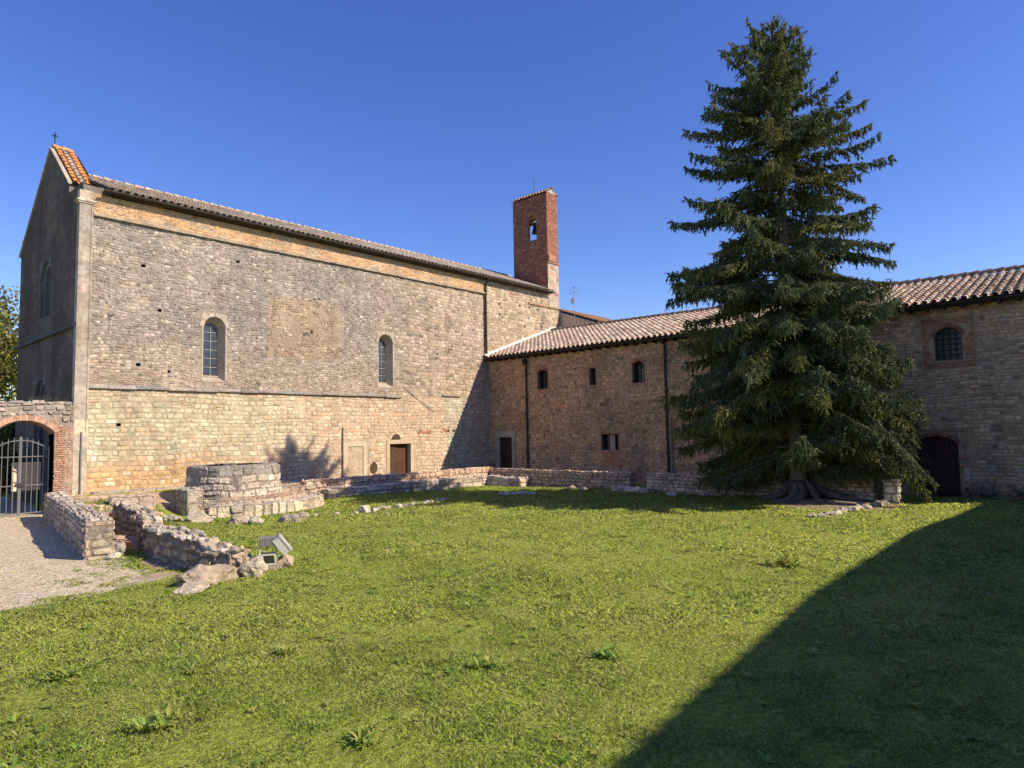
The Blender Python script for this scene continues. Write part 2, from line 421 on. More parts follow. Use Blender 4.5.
def soil_patch(cx, cy, rx, ry, seed, col):
    V = [(cx, cy, float(gz(cx, cy)) + .012)]; F = []; n, m = 40, 6
    for j in range(1, m + 1):
        for k in range(n):
            a = 6.2832 * k / n; q = (1 + .35 * noise.noise(Vector((math.cos(a) * 1.6, math.sin(a) * 1.6, seed)))) * j / m
            x, y = cx + rx * q * math.cos(a), cy + ry * q * math.sin(a); V.append((x, y, float(gz(x, y)) + .012 * (1 - (j / m) ** 3) + .001))
    for j in range(m - 1):
        for k in range(n): a = 1 + j * n; F.append((a + k, a + (k + 1) % n, a + n + (k + 1) % n, a + n + k))
    for k in range(n): F.append((0, 1 + k, 1 + (k + 1) % n, 0))
    b = MB(); b.v = V; b.f = [f if f[3] != 0 or f[0] != 0 else f[:3] for f in F]; b.c = [col] * len(F)
    return tag(b.build('bare_soil', M['soil']), kind='structure')
def wallA_x(y): return 4.66 + (y - 15.95) * .157      # centre line of the wall beside the path
# gravel path up to the gate
def path_edge(y):                                     # right limit of the gravel
    y = np.asarray(y, float)
    e = np.interp(y, [11.2, 12.0, 12.3, 12.45, 12.6, 13, 15, 16], [-9, -3, 2.2, 3.1, 3.6, 3.95, 4.1, 4.6]) + .12 * np.sin(y * 5.1) + .08 * np.sin(y * 11)
    return np.where(y > 16, wallA_x(y) - .25, e)
def make_path():
    ys = np.concatenate([np.arange(11.4, 27, .1), np.arange(27, 60, 1.0)]); t = np.linspace(0, 1, 22); V = []
    for y in ys:
        x1 = max(-3.9, min(6.95, float(path_edge(y)) + .1 + (.9 if y > 26.5 else (.65 if y < 15.6 else 0)))); x0 = -4.0
        for k in t: x = x0 + (x1 - x0) * k; V.append((x, y, float(gz(x, y)) + .006 if y < 26.4 else .03))
    n = len(t); F = [(i * n + j, (i + 1) * n + j, (i + 1) * n + j + 1, i * n + j + 1) for i in range(len(ys) - 1) for j in range(n - 1)]
    m = bpy.data.materials.new('pale_gravel'); m.use_nodes = True; tn = m.node_tree; N = tn.nodes; L = tn.links; b = N['Principled BSDF']
    b.inputs['Roughness'].default_value = 1; g = N.new('ShaderNodeNewGeometry')
    vo = N.new('ShaderNodeTexVoronoi'); vo.inputs['Scale'].default_value = 32; L.new(g.outputs['Position'], vo.inputs['Vector'])
    n2 = N.new('ShaderNodeTexNoise'); n2.inputs['Scale'].default_value = 1.6; n2.inputs['Detail'].default_value = 8; L.new(g.outputs['Position'], n2.inputs['Vector'])
    sp = N.new('ShaderNodeSeparateColor'); L.new(vo.outputs['Color'], sp.inputs[0])
    rp = N.new('ShaderNodeValToRGB'); e = rp.color_ramp.elements; e[0].color = (.23, .185, .115, 1); e[1].color = (.80, .68, .48, 1); L.new(sp.outputs[0], rp.inputs[0])
    mx = N.new('ShaderNodeMix'); mx.data_type = 'RGBA'; mr = N.new('ShaderNodeMapRange'); mr.inputs[1].default_value = .5; mr.inputs[2].default_value = .68; mr.inputs[4].default_value = .6
    L.new(n2.outputs[0], mr.inputs[0]); L.new(mr.outputs[0], mx.inputs[0]); L.new(rp.outputs[0], mx.inputs[6]); mx.inputs[7].default_value = (.46, .36, .22, 1)
    L.new(mx.outputs[2], b.inputs['Base Color'])
    bp = N.new('ShaderNodeBump'); bp.inputs['Distance'].default_value = .012; L.new(vo.outputs['Distance'], bp.inputs['Height']); bp.invert = True; L.new(bp.outputs[0], b.inputs['Normal'])
    o = np_mesh('gravel_path', np.array(V), np.array(F), np.full((len(F), 3), .4), m); tag(o, kind='structure')
make_path()

# ------------------------------------------------------------------ the church
CY = 26.47
PC = lambda u, v, d: (u, CY - d, v)
PF = lambda u, v, d: (7.0 - d, u, v)
church = thing('church', (20, 30, 0), 'long stone church with gabled facade, two narrow arched windows and a tiled roof', 'church')
WIN1 = (11.24, 12.12, 4.72, 7.30); WIN2 = (19.66, 20.54, 4.80, 7.40)      # outer recess
DOOR = (20.31, 21.62, .3, 2.0)
def church_col(u, v, rnd=R):
    n = nz(u * .5, v * .5, 1); n2 = nz(u * 1.6, v * 1.6, 5)
    grey = (.365, .315, .262); tan = (.46, .35, .25); low = (.585, .435, .30); green = (.475, .475, .315); orange = (.57, .36, .17)
    if v > 4.35:
        c = mixc(grey, tan, sst(17, 24, u + n * 3) * .9 + sst(6.6, 4.6, v) * .5)
        c = mixc(c, (.25, .228, .205), sst(-.1, .5, n + .35 * n2 + .12 * (v - 7.5) / 3) * sst(27, 18, u) * .6)
        c = mixc(c, (.50, .38, .25), sst(.35, .55, n2) * .4)
        if u > 27.2: c = mixc(c, (.52, .40, .27), .6)
        if 14 < u < 17.6 and 5.9 < v < 8.45: c = mixc(c, (.40, .285, .17), .7)
    else:
        c = low
        c = mixc(c, green, sst(17.5, 13, u + n * 2) * sst(1.2, 2.0, v + n * .6) * (.58 - .25 * sst(3.2, 4.3, v)))
        c = mixc(c, orange, sst(15, 11, u) * sst(2.0, 1.2, v + n * .4) * .9)
        c = mixc(c, (.40, .46, .36), sst(1.2, .6, abs(u - 24.9)) * .5)
        c = mixc(c, (.58, .34, .17), sst(.25, .5, n2) * .35)
    return c
def cstone(u, v):
    c = vary(church_col(u, v), .30 if v > 4.35 else .2, .05)
    q = R.random()
    if v < 4.3:
        if q > .93 - .1 * sst(14, 20, u): return mixc(c, (.62, .38, .21), R.uniform(.2, .6))
        return mixc(c, (.74, .64, .48), .5) if q < .14 else (mixc(c, (.25, .20, .15), .4) if q < .19 else c)
    if q < .055: c = mixc(c, (.68, .59, .46), .6)
    elif q < .20: c = mixc(c, (.15, .13, .11), .6)
    elif q < .205: c = mixc(c, (.42, .22, .13), .5)
    return c
def inr(u, v, r, m=0): return r[0] - m < u < r[1] + m and r[2] - m < v < r[3] + m
PATCH = (13.95, 17.6, 5.9, 8.4)
HOLES = [WIN1, WIN2, DOOR]
SUR1 = (WIN1[0] - .06, WIN1[1] + .06, WIN1[2] - .05, WIN1[3] + .1); SUR2 = (WIN2[0] - .06, WIN2[1] + .06, WIN2[2] - .05, WIN2[3] + .1)
NICHE = (17.66, 18.98, .3, 2.14)
PUTLOG = [(8.3, 3.0), (9.0, 8.9), (12.6, 9.7), (9.6, 7.3), (16.0, 7.1), (23.5, 6.7), (28.4, 10.0), (28.4, 9.4), (30.2, 10.15), (31.1, 10.15), (31.9, 10.1), (30.6, 8.9),
          (24.2, 2.6), (24.6, 2.6), (22.3, 2.6), (22.9, 2.58), (14.5, 1.3), (10.8, 1.3), (8.9, 5.2), (10.0, 5.0), (32.0, 7.9), (30.4, 7.4)]
def church_skip(u, v):
    if inr(u, v, SUR1) or inr(u, v, SUR2) or inr(u, v, DOOR, .17) or inr(u, v, NICHE, .02): return True
    if any(abs(u - a) < .09 and abs(v - b) < .07 for a, b in PUTLOG): return True
    if inr(u, v, PATCH) and nz(u * 2.2, v * 2.2, 22) > .22: return True
    return False
def make_church_wall():
    mb = MB()
    def hole(u, v): return inr(u, v, SUR1) or inr(u, v, SUR2) or inr(u, v, DOOR) or any(abs(u - a) < .075 and abs(v - b) < .055 for a, b in PUTLOG)
    eu = [x for r in (SUR1, SUR2, DOOR) for x in r[:2]] + [a + s for a, b in PUTLOG for s in (-.075, .075)]
    ev = [x for r in (SUR1, SUR2, DOOR) for x in r[2:]] + [b + s for a, b in PUTLOG for s in (-.055, .055)]
    sheet(mb, PC, grid(7, 34.06, .3, eu), grid(-.1, 11.25, .3, ev), lambda u, v: vary(mixc(church_col(u, v), (.27, .225, .18), .4), .12), hole)
    stones(mb, PC, 7.0, 34.06, -.1, 4.25, (.13, .22), (.15, .38), (.004, .022), cstone, church_skip, wob=.09, jit=.35, gap=.012)
    stones(mb, PC, 7.0, 20.5, 4.4, 10.45, (.075, .15), (.085, .24), (.003, .026), cstone, church_skip, wob=.2, jit=.5, gap=.011, wsc=.9)
    stones(mb, PC, 20.5, 27.1, 4.4, 10.45, (.14, .22), (.17, .4), (.004, .024), cstone, church_skip, wob=.09, gap=.013)
    stones(mb, PC, 27.2, 34.06, 4.25, 11.2, (.14, .22), (.17, .38), (.004, .026), cstone, church_skip, wob=.09, gap=.014)
    for a, b in PUTLOG:
        for s in (1,): mb.box((a - .1, b - .08, -.32), (a + .1, b + .08, -.30), (.03, .025, .02), PC)
    part(mb.build('nave_wall', M['church']), church)
    # plaster frieze under the eaves, thin and worn
    mb = MB()
    def fc(u, v): return vary(mixc((.56, .36, .20), (.46, .35, .245), sst(-.1, .4, nz(u * .9, v * 3, 4)) * .8 + sst(10.95, 10.5, v) * .2), .06)
    sheet(mb, lambda u, v, d: PC(u, v, .045 + .012 * nz(u * 2, v * 4, 7)), grid(7.33, 27.1, .14), grid(10.5, 11.2, .1), fc)
    stones(mb, PC, 7.33, 27.1, 10.52, 11.2, (.05, .10), (.08, .22), (.05, .068), lambda u, v: vary(fc(u, v), .26, .06), lambda u, v: nz(u * 1.3, v * 2.2, 31) > .5, wob=.08, gap=.006, jit=.4)
    part(mb.build('frieze', M['warmstone']), church)
    mb = MB()      # moulding under the frieze
    for k in range(62):
        a = 7.33 + k * .319; mb.box((a, 10.41 + R.uniform(-.008, .008), .0), (a + .314, 10.505, .12 + R.uniform(-.01, .01)), vary((.34, .27, .2), .2), PC)
    part(mb.build('cornice_moulding', M['warmstone']), church)
    mb = MB()      # stone weathering course (band)
    u = 7.32
    while u < 21.0:
        w_ = min(R.uniform(.5, 1.2), 21.05 - u); dz = R.uniform(-.02, .02)
        i = [(u, 4.27 + dz, 0), (u + w_ - .015, 4.27 + dz, 0), (u + w_ - .015, 4.40 + dz, 0), (u, 4.40 + dz, 0)]
        c = vary((.27, .24, .21), .25)
        q = R.uniform(.09, .13)
        P_ = lambda a, b, d: PC(a, b, d)
        A = [mb.vert(P_(u, 4.28 + dz, 0)), mb.vert(P_(u + w_ - .015, 4.28 + dz, 0)), mb.vert(P_(u + w_ - .015, 4.29 + dz, q)), mb.vert(P_(u, 4.29 + dz, q)),
             mb.vert(P_(u, 4.335 + dz, q)), mb.vert(P_(u + w_ - .015, 4.335 + dz, q)), mb.vert(P_(u + w_ - .015, 4.43 + dz, 0)), mb.vert(P_(u, 4.43 + dz, 0))]
        for f in ((0, 1, 2, 3), (3, 2, 5, 4), (4, 5, 6, 7), (0, 3, 4, 7), (1, 2, 5, 6)): mb.face([A[k] for k in f], c)
        u += w_
    part(mb.build('string_course', M['oldstone']), church)
    mb = MB()
    mb.box((23.8, 4.45, 0), (25.1, 4.54, .09), (.34, .27, .2), PC); part(mb.build('ledge', M['warmstone']), church); mb = MB()
    for k in range(9): mb.box((31.0 + k * .34, 10.36 - .0 * k, .0), (31.33 + k * .34, 10.45, .07 + R.uniform(-.01, .02)), vary((.42, .24, .14), .2), PC)
    part(mb.build('ledge', M['warmstone']), church)
    mb = MB()      # brick relieving patches
    bc = lambda u, v: vary((.46, .21, .12), .2)
    brickset(mb, PC, 22.1, 23.0, 2.45, 2.62, bc, dep=(.02, .035)); part(mb.build('brick_patch', M['brick']), church); mb = MB(); brickset(mb, PC, 29.3, 30.0, 10.3, 10.9, bc, lambda u, v: nz(u * 3, v * 3, 2) < -.05, dep=(.02, .035))
    part(mb.build('brick_patch', M['brick']), church); mb = MB(); brickset(mb, PC, 23.6, 24.1, 2.3, 2.9, bc, lambda u, v: nz(u * 4, v * 4, 2) < -.05, dep=(.02, .035))
    part(mb.build('brick_patch', M['brick']), church)
    # pilaster at the corner with a capital
    mb = MB()
    pc = lambda u, v: vary(mixc((.50, .42, .32), (.40, .345, .28), sst(3.0, 5, v + 1.5 * nz(u * 2, v * .6, 3)) * .9), .16)
    for z0, z1 in [(-.1 + .55 * k, .45 + .55 * k) for k in range(20)]:
        mb.box((6.88, z0, -.2), (7.31, min(z1 - .003, 10.78), .085 + R.uniform(-.004, .006)), pc(7, z0), PC)
    mb.box((6.83, 10.78, -.2), (7.35, 10.84, .12), pc(7, 9), PC); mb.box((6.80, 10.845, -.2), (7.37, 10.92, .15), pc(7, 2), PC)
    mb.box((6.87, 10.925, -.2), (7.31, 11.25, .08), pc(7, 3), PC)
    part(mb.build('corner_pilaster', M['facade']), church)
    mb = MB()      # stone footing along the base
    u = 7.5
    while u < 14:
        w_ = R.uniform(.4, .9); mb.box((u, .3, 0), (u + w_ - .02, .66 + R.uniform(-.03, .03), .22 + R.uniform(-.04, .06)), vary((.32, .29, .25), .2), PC); u += w_
    part(mb.build('footing', M['oldstone']), church)
make_church_wall()
def church_window(r, sur, name):
    u0, u1, v0, v1 = r; hw = (u1 - u0) / 2; path = archpath(u0, u1, v0, v1 - hw, hw, 14)
    g = .17; back = archpath(u0 + g, u1 - g, v0 + .22, v1 - hw - .06, hw - g, 14)
    mb = MB(); surround(mb, PC, path, sur, .012, .42, (.42, .36, .285), back); voussoirs(mb, PC, u0, u1, v1 - hw, hw, .17, (.43, .38, .31), d=.03, width=.2)
    fr = part(mb.build('window', M['frame']), church)
    sub(pane(PC, back, -.40).build('glazing', M['glass']), fr)
    bm = bars(PC, u0 + g, u1 - g, v0 + .22, v1 - .25, 2, 6, -.395, .009); sub(bm.build('glazing_bar', M['lead']), fr)
    mb = MB(); mb.box((u0 + g - .03, v0 + .18, -.39), (u1 - g + .03, v0 + .235, -.30), (.5, .45, .4), PC); sub(mb.build('window_sill', M['frame']), fr)
church_window(WIN1, SUR1, 'window_surround'); church_window(WIN2, SUR2, 'window_surround')
def church_door():
    u0, u1, v0, v1 = DOOR; mb = MB(); c = (.52, .40, .27)
    for a, b, z0, z1 in ((u0 - .17, u0, -.1, v1), (u1, u1 + .17, -.1, v1)):
        for k in range(3): mb.box((a, z0 + (z1 - z0) * k / 3, -.35), (b, z0 + (z1 - z0) * (k + 1) / 3 - .01, .03 + R.uniform(-.004, .004)), vary(c, .12), PC)
    mb.box((u0 - .17, v1, -.35), (u1 + .17, v1 + .2, .034), vary(c, .1), PC)
    part(mb.build('door_surround', M['warmstone']), church)
    d = MB()
    d.box((u0, v0 - .3, -.36), (u1, v1, -.34), fn=PC); part(d.build('door_recess', M['black']), church)
    d = MB()      # left leaf ajar
    for k in range(4):
        a = u0 + .02 + .155 * k; d.box((a, v0, -.17 - .03 * k), (a + .15, v1 - .01, -.12 - .03 * k), fn=PC)
    lf = part(d.build('door', M['wood']), church)
    d = MB()
    for k in range(4):
        a = u0 + .68 + .155 * k; d.box((a, v0, -.30), (a + .15, v1 - .01, -.25), fn=PC)
    d.box((u0 + .7, 1.0, -.25), (u1 - .02, 1.06, -.235), fn=PC)
    part(d.build('door', mat('red_door', (.105, .036, .023), .5, nscale=10, namt=.25)), church)
    mb = MB()      # half round lunette over the door
    path = archpath(20.43, 20.98, 2.22, 2.23, .26, 8); mb.poly([PC(*p, .041) for p in path]); part(mb.build('lunette', M['wood']), church)
    mb = MB(); n = 18
    mb.poly([PC(19.36 + .2 * math.cos(2 * math.pi * k / n), .9 + .27 * math.sin(2 * math.pi * k / n), .042) for k in range(n)]); part(mb.build('oval_opening', M['wood']), church)
    # walled-up doorway
    mb = MB(); a, b, z0, z1 = NICHE
    for (p, q, s, t) in ((a, a + .22, z0, z1 - .2), (b - .22, b, z0, z1 - .2), (a, b, z1 - .2, z1)): mb.box((p, s, -.05), (q, t, .036), vary((.50, .41, .30), .08), PC)
    part(mb.build('blocked_door_frame', M['warmstone']), church)
    mb = MB(); mb.box((a + .22, z0, -.08), (b - .22, z1 - .2, -.02), fn=PC); part(mb.build('blocked_door', M['palewood']), church)
church_door()
def church_shell():
    # facade in the plane x = 7, gable above
    mb = MB(); Y0, Y1, YA = CY, 35.1, 30.75; zs, za = 11.38, 14.05; YC = 28.2; YD = Y1 - .02
    def rake(y): return za - .80 * abs(y - YA)
    def top(y): return rake(y) if YC < y < YD else 11.6
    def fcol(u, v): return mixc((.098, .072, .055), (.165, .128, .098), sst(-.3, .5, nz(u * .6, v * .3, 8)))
    ROSE = (30.25, 31.75, 7.25, 9.6); LUN = (30.5, 32.0, 1.0, 4.9)
    def sk(u, v): return inr(u, v, ROSE) or inr(u, v, LUN) or v > top(u) - .1
    us = grid(Y0, Y1, .3, (30.25, 31.75, 30.5, 32.0, YC, YD))
    for i in range(len(us) - 1):
        a, b = us[i], us[i + 1]; m_ = (a + b) / 2; zz = [-.1, 1.0, 2.0, 3.0, 4.0, 4.9, 6, 7.25, 8.4, 9.6, 10.5]
        for k in range(len(zz)):
            z0 = zz[k]; last = k == len(zz) - 1; z1 = None if last else zz[k + 1]
            if not last and (inr(m_, (z0 + z1) / 2, ROSE) or inr(m_, (z0 + z1) / 2, LUN)): continue
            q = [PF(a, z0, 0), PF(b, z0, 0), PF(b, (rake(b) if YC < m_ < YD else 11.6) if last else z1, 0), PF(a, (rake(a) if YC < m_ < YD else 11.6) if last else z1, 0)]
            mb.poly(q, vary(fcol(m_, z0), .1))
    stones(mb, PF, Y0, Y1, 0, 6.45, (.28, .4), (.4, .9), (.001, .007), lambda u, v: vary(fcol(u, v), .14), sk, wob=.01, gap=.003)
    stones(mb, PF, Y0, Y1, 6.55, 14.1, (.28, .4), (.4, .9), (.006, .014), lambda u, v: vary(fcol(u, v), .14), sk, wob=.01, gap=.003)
    # returns and hidden sides
    for q in ([(7.9, Y0 + .02, 11.2), (7.0, Y0 + .02, 11.2), (7.0, Y0 + .02, 11.5), (7.9, Y0 + .02, 11.5)], [(7.0, Y0, 11.5), (7.9, Y0, 11.5), (7.9, YC, 11.5), (7.0, YC, 11.5)],
              [(7.0, YC, 11.5), (7.9, YC, 11.5), (7.9, YC, rake(YC)), (7.0, YC, rake(YC))],
              [(7.9, Y0, 10.0), (7.9, Y1, 10.0), (7.9, YD, rake(YD)), (7.9, YA, za - .02), (7.9, YC, rake(YC)), (7.9, YC, 11.5), (7.9, Y0, 11.5)]): mb.poly(q, (.2, .18, .16))
    part(mb.build('facade_wall', M['facade']), church)
    mb = MB(); mb.box((Y0 - .05, 6.44, .0), (Y1 + .05, 6.55, .13), (.10, .10, .10), PF); part(mb.build('facade_course', M['facade']), church)
    for r, nm, dp in ((ROSE, 'facade_window', .45), (LUN, 'portal', .5)):
        hw = (r[1] - r[0]) / 2; mb = MB()
        for k, ins in enumerate((0, .16, .32)):
            pa = archpath(r[0] + .02 + ins, r[1] - .02 - ins, r[2] + (.05 if nm == 'facade_window' else -1), r[3] - hw, hw - .02 - ins, 12)
            pP = lambda u, v, d, k=k: PF(u, v, d - k * .14)
            nx = archpath(r[0] + .02 + ins + .16, r[1] - .02 - ins - .16, pa[0][1], r[3] - hw, hw - .02 - ins - .16, 12)
            if k == 0: surround(mb, PF, pa, r, .02, .14, (.17, .165, .16))
            for j in range(len(pa) - 1):
                mb.poly([pP(*pa[j], 0 - .12), pP(*pa[j + 1], -.12), pP(*nx[j + 1], -.12), pP(*nx[j], -.12)], vary((.2, .19, .18), .1))
                mb.poly([pP(*nx[j], -.12), pP(*nx[j + 1], -.12), pP(*nx[j + 1], -.26), pP(*nx[j], -.26)], vary((.16, .155, .15), .1))
        fw_ = part(mb.build(nm, M['facade']), church)
        mb = MB(); mb.box((r[0], r[2] - 1 if nm == 'portal' else r[2], -.56), (r[1], r[3], -.53), (.05, .05, .055), PF)
        sub(mb.build('glazing' if nm == 'facade_window' else 'portal_door', M['darkglass'] if nm == 'facade_window' else M['darkwood']), fw_)
    # other walls
    mb = MB(); c = (.3, .27, .22)
    mb.poly([(7, Y1, -.1), (34.06, Y1, -.1), (34.06, Y1, 11.3), (7, Y1, 11.3)], c)
    mb.poly([(34.06, CY, -.1), (34.06, Y1, -.1), (34.06, Y1, 11.3), (34.06, YA, 13.2), (34.06, CY, 11.3)], c)
    part(mb.build('rear_wall', M['church']), church)
    # raking coping and the orange tiles on the raised gable
    mb = MB()
    for s in (0, 1):
        yb = YC - .1 if s == 0 else YD + .12; zb = rake(yb)
        for k in range(9):
            t0, t1 = k / 9, (k + 1) / 9 - .004; a = (yb + (YA - yb) * t0, zb + (za - zb) * t0); b = (yb + (YA - yb) * t1, zb + (za - zb) * t1)
            p = [(x, y, z + h) for x in (6.93, 7.06) for (y, z) in (a, b) for h in (.0, .08)]
            i = [mb.vert(q) for q in p]
            for f in ((0, 1, 3, 2), (4, 6, 7, 5), (1, 5, 7, 3), (0, 2, 6, 4), (0, 4, 5, 1), (2, 3, 7, 6)): mb.face([i[q] for q in f], vary((.46, .42, .36) if s == 0 else (.12, .11, .10), .1))  # far rake gets a darker colour to stand for its shade
    part(mb.build('gable_coping', M['frame']), church)
    mb = MB()
    def oc(r, p): return vary((.68, .28, .08), .14, .06, r) if abs(p.x - 7.37) > .1 else vary((.42, .37, .31), .15, .03, r)
    coppi(mb, (7.06, YC - .12, rake(YC) - .03), (7.68, YC - .12, rake(YC) - .03), (7.06, YA, za + .06), (7.68, YA, za + .06), oc, pitch=.207, step=.3, rr=.07)
    coppi(mb, (7.68, YD + .12, rake(YD) - .1), (7.06, YD + .12, rake(YD) - .1), (7.68, YA, za + .06), (7.06, YA, za + .06), oc, pitch=.207, step=.3, rr=.07)
    ridge_tiles(mb, (7.02, YA, za + .08), (7.68, YA, za + .08), lambda r, p: vary((.56, .25, .1), .15))
    mb.poly([(7.68, YC, 11.4), (7.68, YC, rake(YC)), (7.68, YA, za + .04), (7.68, YD, rake(YD)), (7.68, YD, 9.5)], (.3, .25, .2))
    part(mb.build('gable_tiles', M['tile']), church)
    # nave roof
    mb = MB()
    def rc(r, p):
        q = r.random(); c = (.42, .355, .285) if q < .55 else ((.50, .43, .345) if q < .8 else ((.48, .32, .21) if q < .93 else (.28, .24, .2)))
        return vary(c, .2, .05, r)
    coppi(mb, (7.66, CY - .38, 11.36), (33.0, CY - .38, 11.36), (7.66, 30.65, 13.22), (33.0, 30.65, 13.22), rc, pitch=.25, step=.33, rr=.078, lift=.012)
    mb.poly([(8, 30.65, 13.2), (34.1, 30.65, 13.2), (34.1, Y1 + .4, 11.35), (8, Y1 + .4, 11.35)], (.3, .24, .19))
    mb.poly([(33, 29.3, 12.65), (34.1, 29.3, 12.65), (34.1, 30.65, 13.2), (33, 30.65, 13.2)], (.3, .24, .19))
    ridge_tiles(mb, (8, 30.65, 13.25), (34, 30.65, 13.25), rc)
    part(mb.build('roof', M['tile']), church)
    mb = MB()      # eaves boards and gutter
    mb.box((7.9, CY - .33, 11.235), (33.0, CY + .05, 11.28), (.1, .08, .06))
    part(mb.build('eaves', M['gutter']), church)
    mb = MB(); K = 8; prev = None
    for x in np.linspace(7.5, 33.1, 40):
        rg = [mb.vert((x, CY - .40 - .075 * math.cos(math.pi * k / K), 11.33 - .085 * math.sin(math.pi * k / K))) for k in range(K + 1)]
        if prev:
            for k in range(K): mb.face((prev[k], prev[k + 1], rg[k + 1], rg[k]))
        prev = rg
    part(mb.build('gutter', M['gutter']), church)
    mb = MB(); mb.tube([(27.12, CY - .38, 11.28), (27.12, CY - .25, 11.08), (27.12, CY - .11, 10.9), (27.12, CY - .11, 6.7)], .065, 10)
    for z in (10.6, 9.3, 8.0): mb.tube([(27.12, CY - .11, z - .03), (27.12, CY - .11, z + .03)], .085, 10)
    part(mb.build('drainpipe', M['gutter']), church)
    mb = MB(); mb.tube([(17.62, CY - .06, .4), (17.62, CY - .06, 2.85)], .028, 8); part(mb.build('conduit', M['pipegrey']), church)
    mb = MB(); mb.tube([(7.12, CY - .12, .5), (7.12, CY - .12, 2.75)], .028, 8); part(mb.build('conduit', M['pipegrey']), church)
    mb = MB(); mb.tube([(7.25, CY - .11, 2.75), (7.25, CY - .11, 10.7)], .005, 5); part(mb.build('cable', M['pipegrey']), church); mb = MB()
    mb.tube([(21.15, CY - .05, 4.85), (22.6, CY - .05, 3.95), (23.2, CY - .05, 3.6)], .013, 6); part(mb.build('cable', M['pipegrey']), church)
    for a, b in ((7.97, 6.89), (15.72, 6.99), (24.4, 6.99)):
        mb = MB(); mb.tube([PC(a - .12, b + .03, .0), PC(a + .05, b - .02, .2)], .014, 6); mb.tube([PC(a - .1, b - .06, .08), PC(a + .06, b + .07, .1)], .012, 6)
        part(mb.build('iron_anchor', M['iron']), church)
church_shell()
# roof cross
cr = thing('roof_cross', (7.1, 30.7, 14.3), 'small dark iron cross standing on the tip of the church gable', 'cross')
mb = MB(); mb.tube([(7.1, 30.75, 14.05), (7.1, 30.75, 14.78)], .022, 6); mb.tube([(7.1, 30.6, 14.62), (7.1, 30.9, 14.62)], .02, 6); mb.tube([(6.98, 30.75, 14.62), (7.22, 30.75, 14.62)], .02, 6)
mb.tube([(7.1, 30.75, 14.05), (7.1, 30.75, 14.15)], .06, 8)
part(mb.build('cross_bars', M['iron']), cr)

